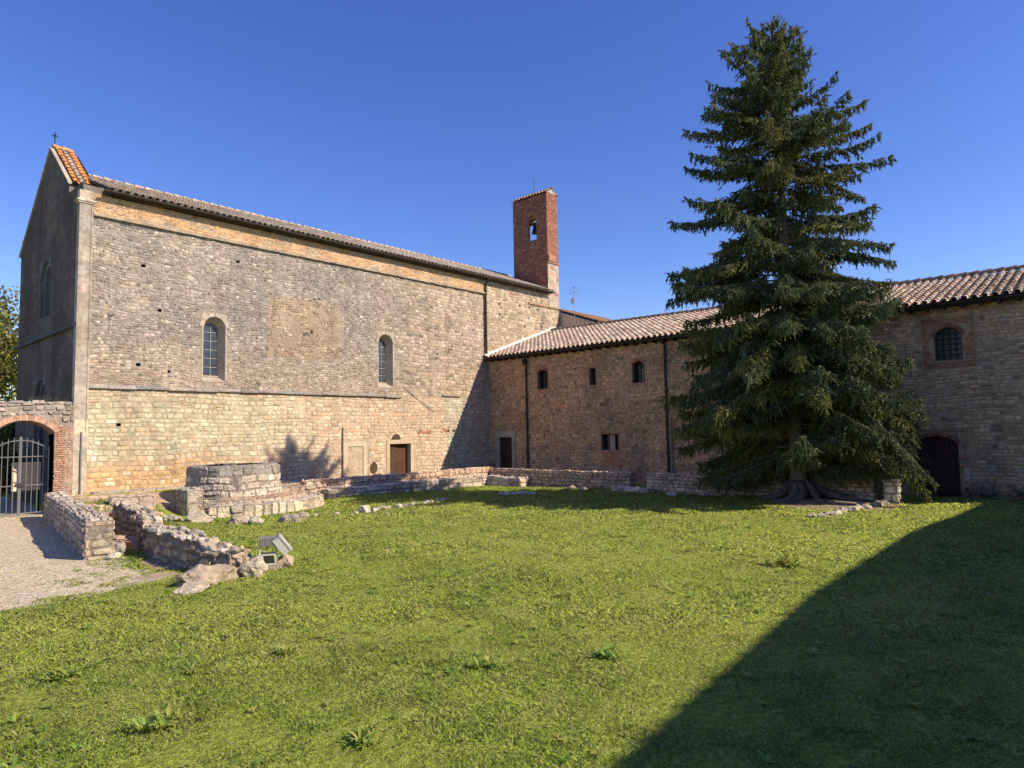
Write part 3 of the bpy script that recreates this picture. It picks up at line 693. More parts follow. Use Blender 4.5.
# ------------------------------------------------------------------ bell gable
bell_g = thing('bell_gable', (33.5, 28, 10.4), 'slender red brick bell gable with one open arch, rising at the church end', 'bell tower')
def make_bellgable():
    x0, x1, y0, y1, z0, z1 = 32.96, 34.06, CY - .03, 29.35, 10.45, 17.95
    A = (27.30, 28.06, 15.0, 16.75); A2 = (27.42, 28.85, 15.0, 16.75)
    PW = lambda u, v, d: (x0 - d, u, v); PE = lambda u, v, d: (x1 + d, u, v); PN = lambda u, v, d: (u, y0 - d, v); PB = lambda u, v, d: (u, y1 + d, v)
    mb = MB()
    def bc(u, v):
        c = vary((.27, .098, .062), .3, .08)
        q = R.random()
        if q < .12: c = mixc(c, (.40, .30, .22), .7)
        return c
    for P, AA in ((PW, A), (PE, A2)):
        sk = lambda u, v, AA=AA: inr(u, v, AA, .0)
        sheet(mb, P, grid(y0, y1, .4, AA[:2]), grid(z0, z1, .4, AA[2:]), lambda u, v: vary((.20, .11, .08), .15), sk)
        brickset(mb, P, y0, y1, z0, z1, bc, sk, rh=.085, bw=.27, dep=(.0, .02))
    for P in (PN, PB):
        sheet(mb, P, grid(x0, x1, .3), grid(z0, z1, .4), lambda u, v: vary((.42, .36, .29) if v < 13.2 else (.24, .14, .1), .1))
        brickset(mb, P, x0, x1, 13.3, z1, lambda u, v: mixc(bc(u, v), (.42, .15, .085), .35), rh=.085, bw=.27, dep=(.0, .025))
        if P is PN: stones(mb, P, x0, x1, z0, 13.3, (.28, .4), (.35, .6), (.0, .015), lambda u, v: vary(mixc((.42, .34, .27), (.36, .17, .11), R.random() ** 2), .2), wob=.02, gap=.01)
    # reveals of the arch
    for (i, j, k, l) in ((0, 2, 0, 3), (1, 2, 1, 3), (0, 2, 1, 2), (0, 3, 1, 3)):
        mb.poly([PW(A[i], A[j], 0), PW(A[k], A[l], 0), PE(A2[k], A2[l], 0), PE(A2[i], A2[j], 0)], (.42, .28, .2))
    part(mb.build('wall', M['brick']), bell_g)
    for P, AA in ((PW, A), (PE, A2)):
        mb = MB(); hw = (AA[1] - AA[0]) / 2 - .03; pa = archpath(AA[0] + .03, AA[1] - .03, AA[2], AA[3] - hw - .02, hw, 10); surround(mb, P, pa, AA, -.01, .2, (.30, .13, .085), sill=False)
        part(mb.build('arch', M['brick']), bell_g)
    mb = MB()
    mb.box((x0 - .06, y0 - .07, 13.3), (x1 + .06, y0 + .05, 13.38), (.36, .2, .14)); part(mb.build('broken_ledge', M['brick']), bell_g); mb = MB(); mb.box((x0 + .02, y0 - .12, 13.42), (x1 - .35, y0, 13.85), (.40, .19, .13)); part(mb.build('brick_stub', M['brick']), bell_g); mb = MB()
    mb.box((x0 - .05, y0 - .06, 10.38), (x1 + .05, y0 + .1, 10.46), (.36, .24, .17))
    part(mb.build('broken_ledge', M['brick']), bell_g)
    mb = MB(); xm = (x0 + x1) / 2; rc = lambda r, p: vary((.36, .25, .18), .25, .06, r)
    coppi(mb, (x0 - .07, y0 - .05, z1 + .0), (x0 - .07, y1 + .04, z1 + .0), (xm, y0 - .05, z1 + .33), (xm, y1 + .04, z1 + .33), rc, pitch=.24, rr=.07, lift=.012)
    coppi(mb, (x1 + .07, y0 - .05, z1 + .0), (x1 + .07, y1 + .04, z1 + .0), (xm, y0 - .05, z1 + .33), (xm, y1 + .04, z1 + .33), rc, pitch=.24, rr=.07, lift=.012)
    mb.poly([(x0 - .02, y0 - .03, z1), (x1 + .02, y0 - .03, z1), (xm, y0 - .03, z1 + .33)], (.45, .36, .27)); mb.poly([(x0, y1, z1), (x1, y1, z1), (xm, y1, z1 + .33)], (.4, .3, .2))
    ridge_tiles(mb, (xm, y0 - .07, z1 + .37), (xm, y1 + .05, z1 + .37), rc, r=.085)
    part(mb.build('roof', M['tile']), bell_g)
    mb = MB(); mb.tube([(xm, 27.9, z1 + .3), (xm, 27.9, z1 + 1.35)], .018, 6); mb.tube([(xm - .1, 27.9, z1 + 1.2), (xm + .1, 27.9, z1 + 1.2)], .012, 6); part(mb.build('lightning_rod', M['iron']), bell_g)
    b = thing('bell', (33.4, 27.9, 15.6), 'small dark bell hanging in the arch of the brick bell gable', 'bell')
    prof = [(.0, 16.2), (.07, 16.2), (.12, 16.12), (.14, 15.9), (.17, 15.75), (.24, 15.62), (.22, 15.6), (0, 15.72)]; mb = MB(); n = 16
    rg = [[mb.vert((33.5 + r * math.cos(6.2832 * k / n), 27.9 + r * math.sin(6.2832 * k / n), z)) for k in range(n)] for r, z in prof]
    for i in range(len(rg) - 1):
        for k in range(n): mb.face((rg[i][k], rg[i][(k + 1) % n], rg[i + 1][(k + 1) % n], rg[i + 1][k]))
    part(mb.build('bell_body', M['bronze'], smooth=True), b)
    mb = MB(); mb.box((33.42, 27.4, 16.22), (33.58, 28.4, 16.34)); part(mb.build('yoke', M['darkwood']), b)
make_bellgable()

# ------------------------------------------------------------------ east wing
WX = 27.4
PWG = lambda u, v, d: (WX - d, u, v)
wing = thing('monastery_wing', (28, 10, 0), 'two storey stone wing with tiled roof, joined to the church and partly behind the spruce', 'building')
WW = {'w1': (22.15, 22.85, 4.74, 5.76, .16), 'w2': (19.08, 19.46, 4.75, 5.58, 0), 'w3': (16.30, 16.95, 4.70, 5.74, .2), 'low': (17.84, 18.84, 1.52, 2.28, 0),
      'tw': (9.66, 10.34, .7, 2.05, 0), 'rw': (3.77, 4.57, 4.72, 5.86, .3), 'x1': (12.4, 13.0, 4.75, 5.7, .18), 'x2': (-.6, .2, 4.72, 5.86, .3)}
WD = {'wd': (24.76, 25.72, -.1, 2.2, 0), 'rd': (4.08, 5.35, -.1, 2.08, .27), 'x3': (-3.6, -2.2, -.1, 2.1, .3)}
def make_wing():
    ops = {**WW, **WD}
    def rect(k): a, b, c, d, r = ops[k]; return (a - .02, b + .02, c - .02, d + .02)
    RB = {'rw': (.38, .36, .28), 'w1': (.16, .16, .14), 'w2': (.12, .16, .12), 'w3': (.16, .16, .14), 'low': (.14, .14, .14), 'rd': (.26, .2, .0), 'x1': (.16, .16, .14), 'x2': (.38, .36, .28), 'x3': (.26, .2, 0)}
    def brickreg(u, v):
        for k, (s, t, b) in RB.items():
            a, e, c, d, r = ops[k]
            if a - s < u < e + s and c - b < v < d + t: return True
        if 17.6 < u < 18.9 and .7 < v < 1.4: return True
        return False
    def hole(u, v): return any(inr(u, v, rect(k)) for k in ops)
    def wcol(u, v):
        n = nz(u * .5, v * .5, 2); n2 = nz(u * 1.4, v * 1.4, 6)
        c = mixc((.62, .37, .205), (.46, .285, .165), sst(-.2, .5, n))
        c = mixc(c, (.44, .27, .17), sst(.2, .5, n2) * .5)
        c = mixc(c, (.70, .46, .26), sst(8, 5, u + n) * .85)
        if v < 1.7: c = mixc(c, (.34, .25, .22), .5 * sst(.0, .4, n2 + .2))
        return c
    def wst(u, v):
        c = vary(wcol(u, v), .26, .06); q = R.random()
        if q < .12: c = mixc(c, (.58, .46, .34), .7)
        elif q < .24: c = mixc(c, (.13, .10, .08), .6)
        elif q < .26: c = mixc(c, (.40, .18, .10), .6)
        return c
    mb = MB()
    eu = [x for k in ops for x in rect(k)[:2]]; ev = [x for k in ops for x in rect(k)[2:]]
    sheet(mb, PWG, grid(-5, CY, .3, eu), grid(-.1, 6.62, .3, ev), lambda u, v: vary(mixc(wcol(u, v), (.30, .21, .14), .5), .1), hole)
    sk = lambda u, v: hole(u, v) or brickreg(u, v) or inr(u, v, (24.5, 25.98, -.2, 2.55))
    stones(mb, PWG, 6.0, CY, -.1, 6.6, (.11, .2), (.13, .33), (.006, .04), wst, sk, wob=.14, jit=.45)
    stones(mb, PWG, -5, 6.0, -.1, 6.6, (.09, .17), (.14, .4), (.004, .022), wst, sk, wob=.08, gap=.01)
    part(mb.build('wall', M['stone']), wing)
    bc = lambda u, v: vary((.48, .20, .115), .25, .07)
    sk2 = lambda u, v: hole(u, v)
    for k, (s, t, b) in RB.items():
        mb = MB(); a, e, c, d, r = ops[k]
        brickset(mb, PWG, a - s, e + s, c - b, d + t, bc, lambda u, v, a=a, e=e, c=c, d=d, r=r: sk2(u, v) or (r and v > d - r and a - .1 < u < e + .1 and v < d + .1), dep=(.012, .03))
        if r:
            voussoirs(mb, PWG, a, e, d - r, r, .13, (.36, .165, .105), d=.034)
        part(mb.build('brick_surround', M['brick']), wing)
    mb = MB()
    brickset(mb, PWG, 17.6, 18.9, .7, 1.4, bc, lambda u, v: nz(u * 2, v * 2, 5) < -.25, dep=(.012, .03))
    part(mb.build('brick_patch', M['brick']), wing); mb = MB(); brickset(mb, PWG, 3.2, 5.4, 6.35, 6.5, bc, dep=(.012, .03))
    part(mb.build('brick_trim', M['brick']), wing)
    names = {'w1': 'window_surround', 'w2': 'window_surround'}
    for k in WW:
        a, e, c, d, r = ops[k]; pa = archpath(a, e, c, d - r, r, 8)
        mb = MB(); surround(mb, PWG, pa, rect(k), .006, .3, (.27, .17, .125)); wd_ = part(mb.build('window', M['brick']), wing)
        sub(pane(PWG, pa, -.28).build('window_pane', M['darkglass']), wd_)
        if k in ('rw', 'x2'): sub(bars(PWG, a, e, c, d, 4, 6, -.15, .012).build('window_grille', M['iron']), wd_)
        elif k == 'low':
            m2 = MB(); m2.box((18.16, c, -.2), (18.44, d - .02, -.17), fn=PWG); sub(m2.build('shutter', mat('pale_shutter', (.36, .30, .24), .8)), wd_)
        elif k == 'tw':
            m2 = MB(); m2.box((9.96, .85, -.2), (10.06, 1.75, -.17), fn=PWG); sub(m2.build('window_frame', mat('white_frame', (.75, .77, .80), .5)), wd_)
        elif k in ('w3', 'w1', 'x1'):
            m2 = bars(PWG, a, e, c, d, 2, 3, -.26, .02); m2.box((a, c, -.26), (a + .05, d - r, -.22), fn=PWG); m2.box((e - .05, c, -.26), (e, d - r, -.22), fn=PWG)
            sub(m2.build('window_frame', M['darkwood']), wd_)
            if k == 'w3': m3 = MB(); m3.box((16.48, 4.75, -.25), (16.58, 5.4, -.235), fn=PWG); sub(m3.build('curtain', M['pipegrey']), wd_)
    # church-side door with its stone frame
    a, e, c, d, r = WD['wd']; mb = MB()
    for (p, q, s, t) in ((a - .24, a, -.1, d), (e, e + .24, -.1, d), (a - .26, e + .26, d, d + .33)): mb.box((p, s, -.3), (q, t, .05), vary((.33, .28, .23), .06), PWG)
    part(mb.build('door_surround', M['frame']), wing)
    mb = MB()
    for k in range(6): w_ = (e - a) / 6; mb.box((a + w_ * k, c, -.13), (a + w_ * (k + 1) - .008, d, -.08 + R.uniform(-.004, .004)), fn=PWG)
    part(mb.build('door', M['darkwood']), wing)
    for key in ('rd', 'x3'):
        a, e, c, d, r = WD[key]; pa = archpath(a, e, c, d - r + .25, r, 10) if False else archpath(a, e, c, d - r, r, 10)
        mb = MB(); surround(mb, PWG, pa, rect(key), .006, .22, (.25, .16, .12), sill=False); part(mb.build('door_reveal', M['brick']), wing)
        mb = MB(); n = 9
        for k in range(n): w_ = (e - a) / n; mb.box((a + w_ * k, c, -.2), (a + w_ * (k + 1) - .012, d + .0, -.155 + R.uniform(-.004, .004)), fn=PWG)
        mb.box((a, .35, -.157), (e, .5, -.14), fn=PWG); mb.box((a, 1.5, -.157), (e, 1.65, -.14), fn=PWG)
        part(mb.build('door', M['redwood']), wing)
    # hidden walls
    mb = MB(); B = 39.0
    mb.poly([(B, -5, -.1), (B, CY, -.1), (B, CY, 6.6), (B, -5, 6.6)], (.3, .25, .2)); mb.poly([(WX, -5, -.1), (B, -5, -.1), (B, -5, 6.6), (33, -5, 8.42), (WX, -5, 6.6)], (.3, .25, .2))
    mb.poly([(34.06, CY, -.1), (B, CY, -.1), (B, CY, 6.6), (34.06, CY, 8.8)], (.3, .25, .2))
    part(mb.build('rear_wall', M['stone']), wing)
    mb = MB()
    def rc(r, p):
        q = r.random(); c = (.42, .325, .255) if q < .55 else ((.46, .37, .295) if q < .8 else ((.36, .255, .19) if q < .93 else (.25, .20, .165)))
        return vary(c, .2, .06, r)
    def sag(y): return -.05 * math.exp(-((y - 21.5) / 2.6) ** 2)
    coppi(mb, (27.06, -5, 6.72), (27.06, CY - .1, 6.72), (33.0, -5, 8.46), (33.0, CY - .1, 8.80), rc, pitch=.29, step=.37, rr=.088, lift=.013)
    mb.poly([(33, -5, 8.44), (39.4, -5, 6.6), (39.4, CY, 6.6), (33, CY, 8.78)], (.35, .26, .2))
    ridge_tiles(mb, (33, -5, 8.53), (33, CY - .1, 8.87), lambda r, p: vary((.25, .17, .13), .2), r=.15, step=.42)
    rf = part(mb.build('roof', M['tile']), wing)
    mb = MB()
    mb.box((27.0, -5, 6.56), (27.6, CY, 6.60)); 
    for k in range(60): y = -4.7 + k * .52; mb.box((26.98, y, 6.48), (27.5, y + .09, 6.56))
    part(mb.build('eaves', M['darkwood']), wing)
    mb = MB(); K = 8; prev = None
    for y in np.linspace(-5, CY - .15, 30):
        rg = [mb.vert((26.99 - .06 * math.cos(math.pi * k / K), y, 6.66 - .075 * math.sin(math.pi * k / K))) for k in range(K + 1)]
        if prev:
            for k in range(K): mb.face((prev[k], prev[k + 1], rg[k + 1], rg[k]))
        prev = rg
    part(mb.build('gutter', M['gutter']), wing)
    for y, low in ((23.58, 0), (15.16, 1)):
        mb = MB(); mb.tube([(27.02, y, 6.6), (27.12, y, 6.5), (27.28, y, 6.4), (27.3, y, 6.3), (27.3, y, .0)], .055, 10)
        for z in (5.6, 4.2, 2.8, 1.4): mb.tube([(27.3, y, z - .03), (27.3, y, z + .03)], .078, 10)
        part(mb.build('drainpipe', M['gutter']), wing)
        if low: mb = MB(); mb.tube([(27.3, y - .2, .0), (27.3, y - .2, 3.0)], .035, 8); part(mb.build('conduit', M['pipegrey']), wing)
        else: mb = MB(); mb.blob((27.2, y, 6.25), (.14, .22, .14), seed=3); part(mb.build('pipe_hopper', M['gutter']), wing)
    # pale mortar fillet where the roof meets the church
    mb = MB(); n = 16
    for k in range(n):
        t0, t1 = k / n, (k + 1) / n + .01; p0 = Vector((26.95, CY - .10, 6.76)).lerp(Vector((33.4, CY - .10, 9.02)), t0); p1 = Vector((26.95, CY - .10, 6.76)).lerp(Vector((33.4, CY - .10, 9.02)), t1)
        h0 = .13 + .03 * nz(k * .7, 1); h1 = .13 + .03 * nz((k + 1) * .7, 1); W = Vector((0, -.14, 0)); Z = Vector((0, 0, 1)); Bk = Vector((0, .12, 0))
        mb.poly([p0 + W, p1 + W, p1 + W * .3 + Z * h1, p0 + W * .3 + Z * h0]); mb.poly([p0 + W * .3 + Z * h0, p1 + W * .3 + Z * h1, p1 + Bk + Z * (h1 + .04), p0 + Bk + Z * (h0 + .04)])
    part(mb.build('mortar_fillet', M['white']), wing)
make_wing()
pl = MB(); pl.box((3.79, .54, .032), (3.95, 1.02, .055), fn=PWG); o = pl.build('wall_plaque', mat('pale_plaque', (.62, .52, .38), .7, nscale=9, namt=.2))
tag(o, 'narrow pale upright plaque on the stone wall beside the dark red arched door', 'plaque')

# small building beyond the wing roof
annex = thing('rear_annex', (36, 25, 5), 'pale rendered annex with a small tiled roof peeping over behind the bell gable', 'building')
mb = MB(); mb.poly([(34.25, 27.4, 5), (34.25, 23.0, 5), (34.25, 23.0, 8.95), (34.25, 27.4, 10.5)]); mb.poly([(34.25, 23, 5), (39.5, 23, 5), (39.5, 23, 8.95), (34.25, 23, 8.95)])
mb.poly([(39.5, 26.2, 5), (39.5, 23.0, 5), (39.5, 23.0, 8.9), (39.5, 26.2, 10.1)])
part(mb.build('wall', M['plaster']), annex)
mb = MB(); coppi(mb, (34.12, 22.9, 9.02), (40, 22.9, 9.02), (34.12, 27.4, 10.62), (40, 27.4, 10.62), lambda r, p: vary((.42, .25, .15), .25, .06, r)); part(mb.build('roof', M['tile']), annex)
ant = thing('tv_antenna', (33.2, 24.6, 8.9), 'thin rooftop aerial with a little white dish, right of the bell gable', 'antenna')
mb = MB(); mb.tube([(33.2, 24.6, 8.8), (33.2, 24.6, 11.5)], .016, 6); part(mb.build('mast', M['rail']), ant)
mb = MB()
for s in (-1, 1): mb.tube([(33.2, 24.6, 11.45), (33.2, 24.6 + s * .3, 11.3), (33.2, 24.6 + s * .36, 11.0), (33.2, 24.6 + s * .3, 10.75)], .011, 6)
mb.tube([(33.2, 24.3, 11.1), (33.2, 24.9, 11.1)], .01, 6)
part(mb.build('aerial_loop', M['rail']), ant)
mb = MB(); n = 14; cen = mb.vert((33.05, 24.58, 10.55)); rg = [mb.vert((33.0, 24.58 + .14 * math.cos(6.2832 * k / n), 10.55 + .2 * math.sin(6.2832 * k / n))) for k in range(n)]
for k in range(n): mb.face((cen, rg[k], rg[(k + 1) % n]))
mb.tube([(33.05, 24.58, 10.55), (33.2, 24.6, 10.55)], .02, 6)
part(mb.build('dish', mat('dish_white', (.7, .7, .7), .5)), ant)

# ------------------------------------------------------------------ south range behind the photographer (its shadow falls across the lawn)
rng = thing('monastery_range', (10, -8, 0), 'long stone range behind the viewer whose shadow falls across the lawn', 'building')
def make_range():
    E = [(-8.0, -6.1), (7.85, -5.55), (14.2, -4.95), (21.5, -4.78), (27.6, -5.3)]      # eave line on the court side, bent to shape its shadow edge on the lawn
    mb = MB(); rb = MB(); c = (.33, .27, .21)
    for (a, b) in zip(E[:-1], E[1:]):
        wa, wb = (a[0], a[1] - .4), (b[0], b[1] - .4)
        L = Vector((wb[0] - wa[0], wb[1] - wa[1], 0)); n = Vector((-L.y, L.x, 0)).normalized(); ln = L.length; L.normalize()
        P = lambda u, v, d, wa=wa, L=L, n=n: tuple(Vector((wa[0], wa[1], 0)) + L * u + n * d + Vector((0, 0, v)))
        sheet(mb, P, grid(0, ln, .6), grid(-.1, 6.6, .6), lambda u, v: vary(c, .1))
        stones(mb, P, 0, ln, -.1, 6.55, (.25, .4), (.35, .8), (.01, .04), lambda u, v: vary(c, .25), wob=.05)
        q = 6.0
        coppi(rb, (a[0], a[1], 6.62), (b[0], b[1], 6.62), (a[0] + .3, a[1] - q, 8.7), (b[0] + .3, b[1] - q, 8.7), lambda r, p: vary((.42, .29, .22), .25, .05, r), pitch=.4, step=.6)
        gv = n * .12; A_, B_ = Vector((a[0], a[1], 0)), Vector((b[0], b[1], 0)); gm = MB()
        for z0_, z1_ in ((6.56, 6.70),):
            q0, q1, q2, q3 = A_ + gv, B_ + gv, B_ - gv * .5, A_ - gv * .5; Zv = Vector((0, 0, 1)); gm.poly([q0 + Zv * z0_, q1 + Zv * z0_, q1 + Zv * z1_, q0 + Zv * z1_]); gm.poly([q0 + Zv * z0_, q1 + Zv * z0_, q2 + Zv * z0_, q3 + Zv * z0_])
        part(gm.build('gutter', M['gutter']), rng)  # unseen strip, added to straighten the shadow edge on the lawn
    rb.poly([(-8, -11.9, 8.7), (27, -10, 8.7), (27, -16, 6.6), (-8, -18, 6.6)])
    for q in ([(-8, -6.3, -.1), (-8, -17.5, -.1), (-8, -17.5, 6.6), (-8, -11.9, 8.7), (-8, -6.3, 6.6)], [(-8, -17.5, -.1), (27.3, -15.5, -.1), (27.3, -15.5, 6.6), (-8, -17.5, 6.6)], [(27.3, -4.3, -.1), (27.3, -15.5, -.1), (27.3, -15.5, 6.6), (27.3, -10, 8.7), (27.3, -4.3, 6.6)]): mb.poly(q, c)
    part(mb.build('wall', M['stone']), rng); part(rb.build('roof', M['tile']), rng)
make_range()

# ------------------------------------------------------------------ gate wall, gate
GY = 26.3
PG = lambda u, v, d: (u, GY - d, v)
gw = thing('gate_wall', (5, 26.6, 0), 'rubble wall with a red brick arched gateway at the left end of the church', 'wall')
def make_gatewall():
    O = (4.66, 6.32, -.1, 3.12); rise = .42; vs = 2.70
    mb = MB(); rect = (O[0] - .02, O[1] + .02, -.1, 3.14); PIER = (6.30, 6.86, -.1, 2.98); PIER2 = (4.10, 4.68, -.1, 2.98)
    sk = lambda u, v: inr(u, v, (O[0] - .3, O[1] + .3, 2.4, 3.4)) and v < vs + rise + .2 - .5 * abs(u - 5.49) or inr(u, v, PIER) or inr(u, v, PIER2) or inr(u, v, rect)
    col = lambda u, v: vary((.31, .275, .235), .3, .05)
    hole = lambda u, v: inr(u, v, rect)
    for d0, P in ((0, PG), (1, lambda u, v, d: (u, GY + .62 + d, v))):
        sheet(mb, P, grid(-3, 6.88, .3, rect[:2]), grid(-.1, 3.75, .3, rect[2:]), lambda u, v: vary((.30, .25, .20), .12), hole)
        if d0 == 0: stones(mb, P, -3, 6.88, -.1, 3.75, (.12, .24), (.15, .4), (.01, .06), col, sk, wob=.1, jit=.4)
    PT = lambda u, v, d: (u, GY + v, 3.73 + d)
    sheet(mb, PT, grid(-3, 6.88, .3), grid(0, .62, .3), lambda u, v: (.3, .26, .22)); stones(mb, PT, -3, 6.88, -.03, .65, (.15, .3), (.2, .5), (.0, .09), col, wob=.08)
    part(mb.build('wall', M['oldstone']), gw)
    mb = MB(); bc = (.47, .27, .185)
    brickset(mb, PG, PIER[0], PIER[0] + .37, -.1, 2.98, lambda u, v: vary(bc, .2, .06), dep=(.028, .034)); brickset(mb, PG, PIER[0] + .40, PIER[1] - .02, -.1, 2.98, lambda u, v: vary(bc, .2, .06), dep=(.01, .02))
    brickset(mb, PG, PIER2[0], PIER2[1], -.1, 2.98, lambda u, v: vary(bc, .2, .06), dep=(.028, .034))
    voussoirs(mb, PG, O[0] - .02, O[1] + .02, vs + .03, rise, .17, (.50, .30, .21), d=.05)
    for (a, b) in ((O[0], O[0]), (O[1], O[1])): mb.poly([PG(a, -.1, 0.03), PG(a, vs, .03), PG(a, vs, -.62), PG(a, -.1, -.62)], (.30, .17, .12))
    pa = archpath(O[0], O[1], -.1, vs, rise, 12); surround(mb, PG, pa, rect, -.004, .62, (.30, .17, .12), sill=False)
    part(mb.build('brick_arch', M['brick']), gw)
make_gatewall()
gate = thing('iron_gate', (5.49, 26.72, 0), 'double leaf grey iron bar gate standing in the brick archway', 'gate')
def make_gate():
    y = 26.74
    for s in (-1, 1):
        mb = MB(); e = 5.49 + s * .02; f = 5.49 + s * .80
        top = lambda x: 2.62 - .32 * ((x - 5.49) / .8) ** 2
        mb.tube([(e, y, .06), (e, y, 2.62)], .026, 8); mb.tube([(f, y, .06), (f, y, 2.30)], .022, 8)
        pts = [(e + (f - e) * k / 6, y, top(e + (f - e) * k / 6) - .12) for k in range(7)]; mb.tube(pts, .02, 6)
        for z in (.12, 1.02, 1.96): mb.tube([(e, y, z), (f, y, z)], .018, 6)
        o = part(mb.build('gate_leaf', M['rail']), gate)
        for k in range(1, 5):
            x = e + (f - e) * k / 5; m2 = MB(); m2.tube([(x, y, .1), (x, y, top(x) - .02)], .013, 6); sub(m2.build('bar', M['rail']), o)
    mb = MB(); mb.box((5.36, y - .07, .98), (5.62, y - .02, 1.10)); part(mb.build('lock', M['iron']), gate)
make_gate()
bd = MB(); bd.box((5.50, 27.85, .78), (6.32, 27.9, 1.75)); o = bd.build('notice_board', mat('sun_tinted_board', (.86, .66, .44), .8, nscale=5, namt=.2))  # panel colour lightened in place of sunlight that doesn't reach it
bd2 = MB()
for x in (5.52, 6.27): bd2.box((x, 27.9, 0), (x + .05, 27.95, 1.78))
bt = thing('standing_board', (5.9, 27.9, 0), 'tan board on two legs seen through the bars of the iron gate', 'board'); part(o, bt); o.name = 'board_panel'; part(bd2.build('board_post', M['darkwood']), bt)

# ------------------------------------------------------------------ low cloister walls
def oldcol(u, v):
    c = vary((.45, .37, .275), .28, .06); q = R.random(); return mixc(c, (.46, .30, .20), .6) if q < .13 else (mixc(c, (.24, .215, .185), .6) if q < .35 else c)
def warmcol(u, v):
    c = vary((.56, .39, .265), .24, .07); return mixc(c, (.46, .24, .16), .5) if R.random() < .15 else c
def low_wall(name, a, b, width, h, label, cat='wall', rough_=.07, colfn=oldcol, topcol=None, m='oldstone', rh=(.11, .2), sw=(.18, .45), warp=.035, z0=-.1, seed=0, hfn=None, dep=(.005, .04), group=None, wsc=1.3):
    """a dry looking wall between two points: a core with stones on every face and on the top"""
    a3, b3 = Vector((a[0], a[1], 0)), Vector((b[0], b[1], 0)); L = b3 - a3; ln = L.length; L.normalize(); n = Vector((-L.y, L.x, 0))
    mb = MB(); hf = hfn or (lambda u: h)
    Z = Vector((0, 0, 1)); topc = topcol or colfn
    gap_c = (.22, .185, .15)
    for s in (-1, 1):
        P = lambda u, v, d, s=s: a3 + L * u + n * s * (width / 2 + d) + Z * v
        us = grid(0, ln, .25)
        for i in range(len(us) - 1): mb.poly([P(us[i], z0, 0), P(us[i + 1], z0, 0), P(us[i + 1], hf(us[i + 1]), 0), P(us[i], hf(us[i]), 0)], gap_c)
        stones(mb, P, 0, ln, z0, max(hf(u) for u in us), rh, sw, dep, colfn, wob=.04, gap=.011, top=lambda u: hf(u) - .03)
    for s in (0, 1):
        P = lambda u, v, d, s=s: (b3 if s else a3) + n * u + L * ((1 if s else -1) * d) + Z * v
        he = hf(ln if s else 0)
        mb.poly([P(-width / 2, z0, 0), P(width / 2, z0, 0), P(width / 2, he, 0), P(-width / 2, he, 0)], gap_c)
        stones(mb, P, -width / 2, width / 2, z0, he, rh, sw, dep, colfn, wob=.03, gap=.011)
    P = lambda u, v, d: a3 + L * u + n * v + Z * (hf(max(0, min(ln, u))) + d)
    us = grid(0, ln, .25)
    for i in range(len(us) - 1): mb.poly([P(us[i], -width / 2, 0), P(us[i + 1], -width / 2, 0), P(us[i + 1], width / 2, 0), P(us[i], width / 2, 0)], gap_c)
    stones(mb, P, -.02, ln + .02, -width / 2 - .02, width / 2 + .02, (.16, .3), (.2, .5), (.005, .05), topc, wob=.05, gap=.011)
    mb.warp(warp, wsc, seed)
    o = roughen(mb.build(name, M[m]), .16, rough_)
    if label: tag(o, label, cat, group)
    return o
low_wall('low_wall', (4.66, 15.88), (6.14, 25.4), .5, .79, 'thick low rubble wall running from the gate pier along the gravel path', topcol=lambda u, v: vary((.40, .345, .275), .28), seed=1, warp=.035, rh=(.12, .2), sw=(.2, .45), dep=(.014, .036), rough_=.045)
low_wall('low_wall', (13.6, 23.08), (23.7, 23.08), .42, .76, 'low stone wall in front of the church doors, reaching to the inner corner', colfn=warmcol, seed=2, warp=.02)
low_wall('low_wall', (23.80, 22.84), (23.80, 14.92), .44, .72, 'low stone wall before the wing, the length between the inner corner and the gap', colfn=warmcol, seed=3, warp=.02)
low_wall('low_wall', (23.80, 14.1), (23.80, 5.85), .44, .72, 'low stone wall before the wing, the length running behind the spruce trunk', colfn=warmcol, seed=4, warp=.02)
low_wall('stone_pillar', (23.55, 5.5), (23.55, 5.1), .4, .76, 'short pale stone stub ending the low wall right of the spruce', 'pillar', colfn=lambda u, v: vary((.52, .46, .37), .15), seed=5, warp=.03, rh=(.2, .26), sw=(.35, .5))
low_wall('stone_bench', (14.2, 22.55), (22.9, 22.55), .55, .42, 'ledge of pale stone blocks along the foot of the low wall by the church', 'ledge', seed=6, colfn=lambda u, v: vary((.46, .38, .30), .24), rh=(.28, .36), sw=(.4, .9), warp=.03)
low_wall('stone_bench', (23.1, 22.7), (23.1, 20.2), .6, .38, 'worn stone ledge with hollowed blocks at the inner corner of the low walls', 'ledge', seed=8, colfn=lambda u, v: vary((.46, .38, .30), .24), rh=(.28, .36), sw=(.5, .9), warp=.08)
low_wall('stone_step', (23.3, 15.5), (23.3, 13.7), .5, .14, 'flat pale stone step in the gap of the low wall', 'step', seed=9, colfn=lambda u, v: vary((.48, .42, .33), .15), rh=(.2, .26), sw=(.5, .9), warp=.03)

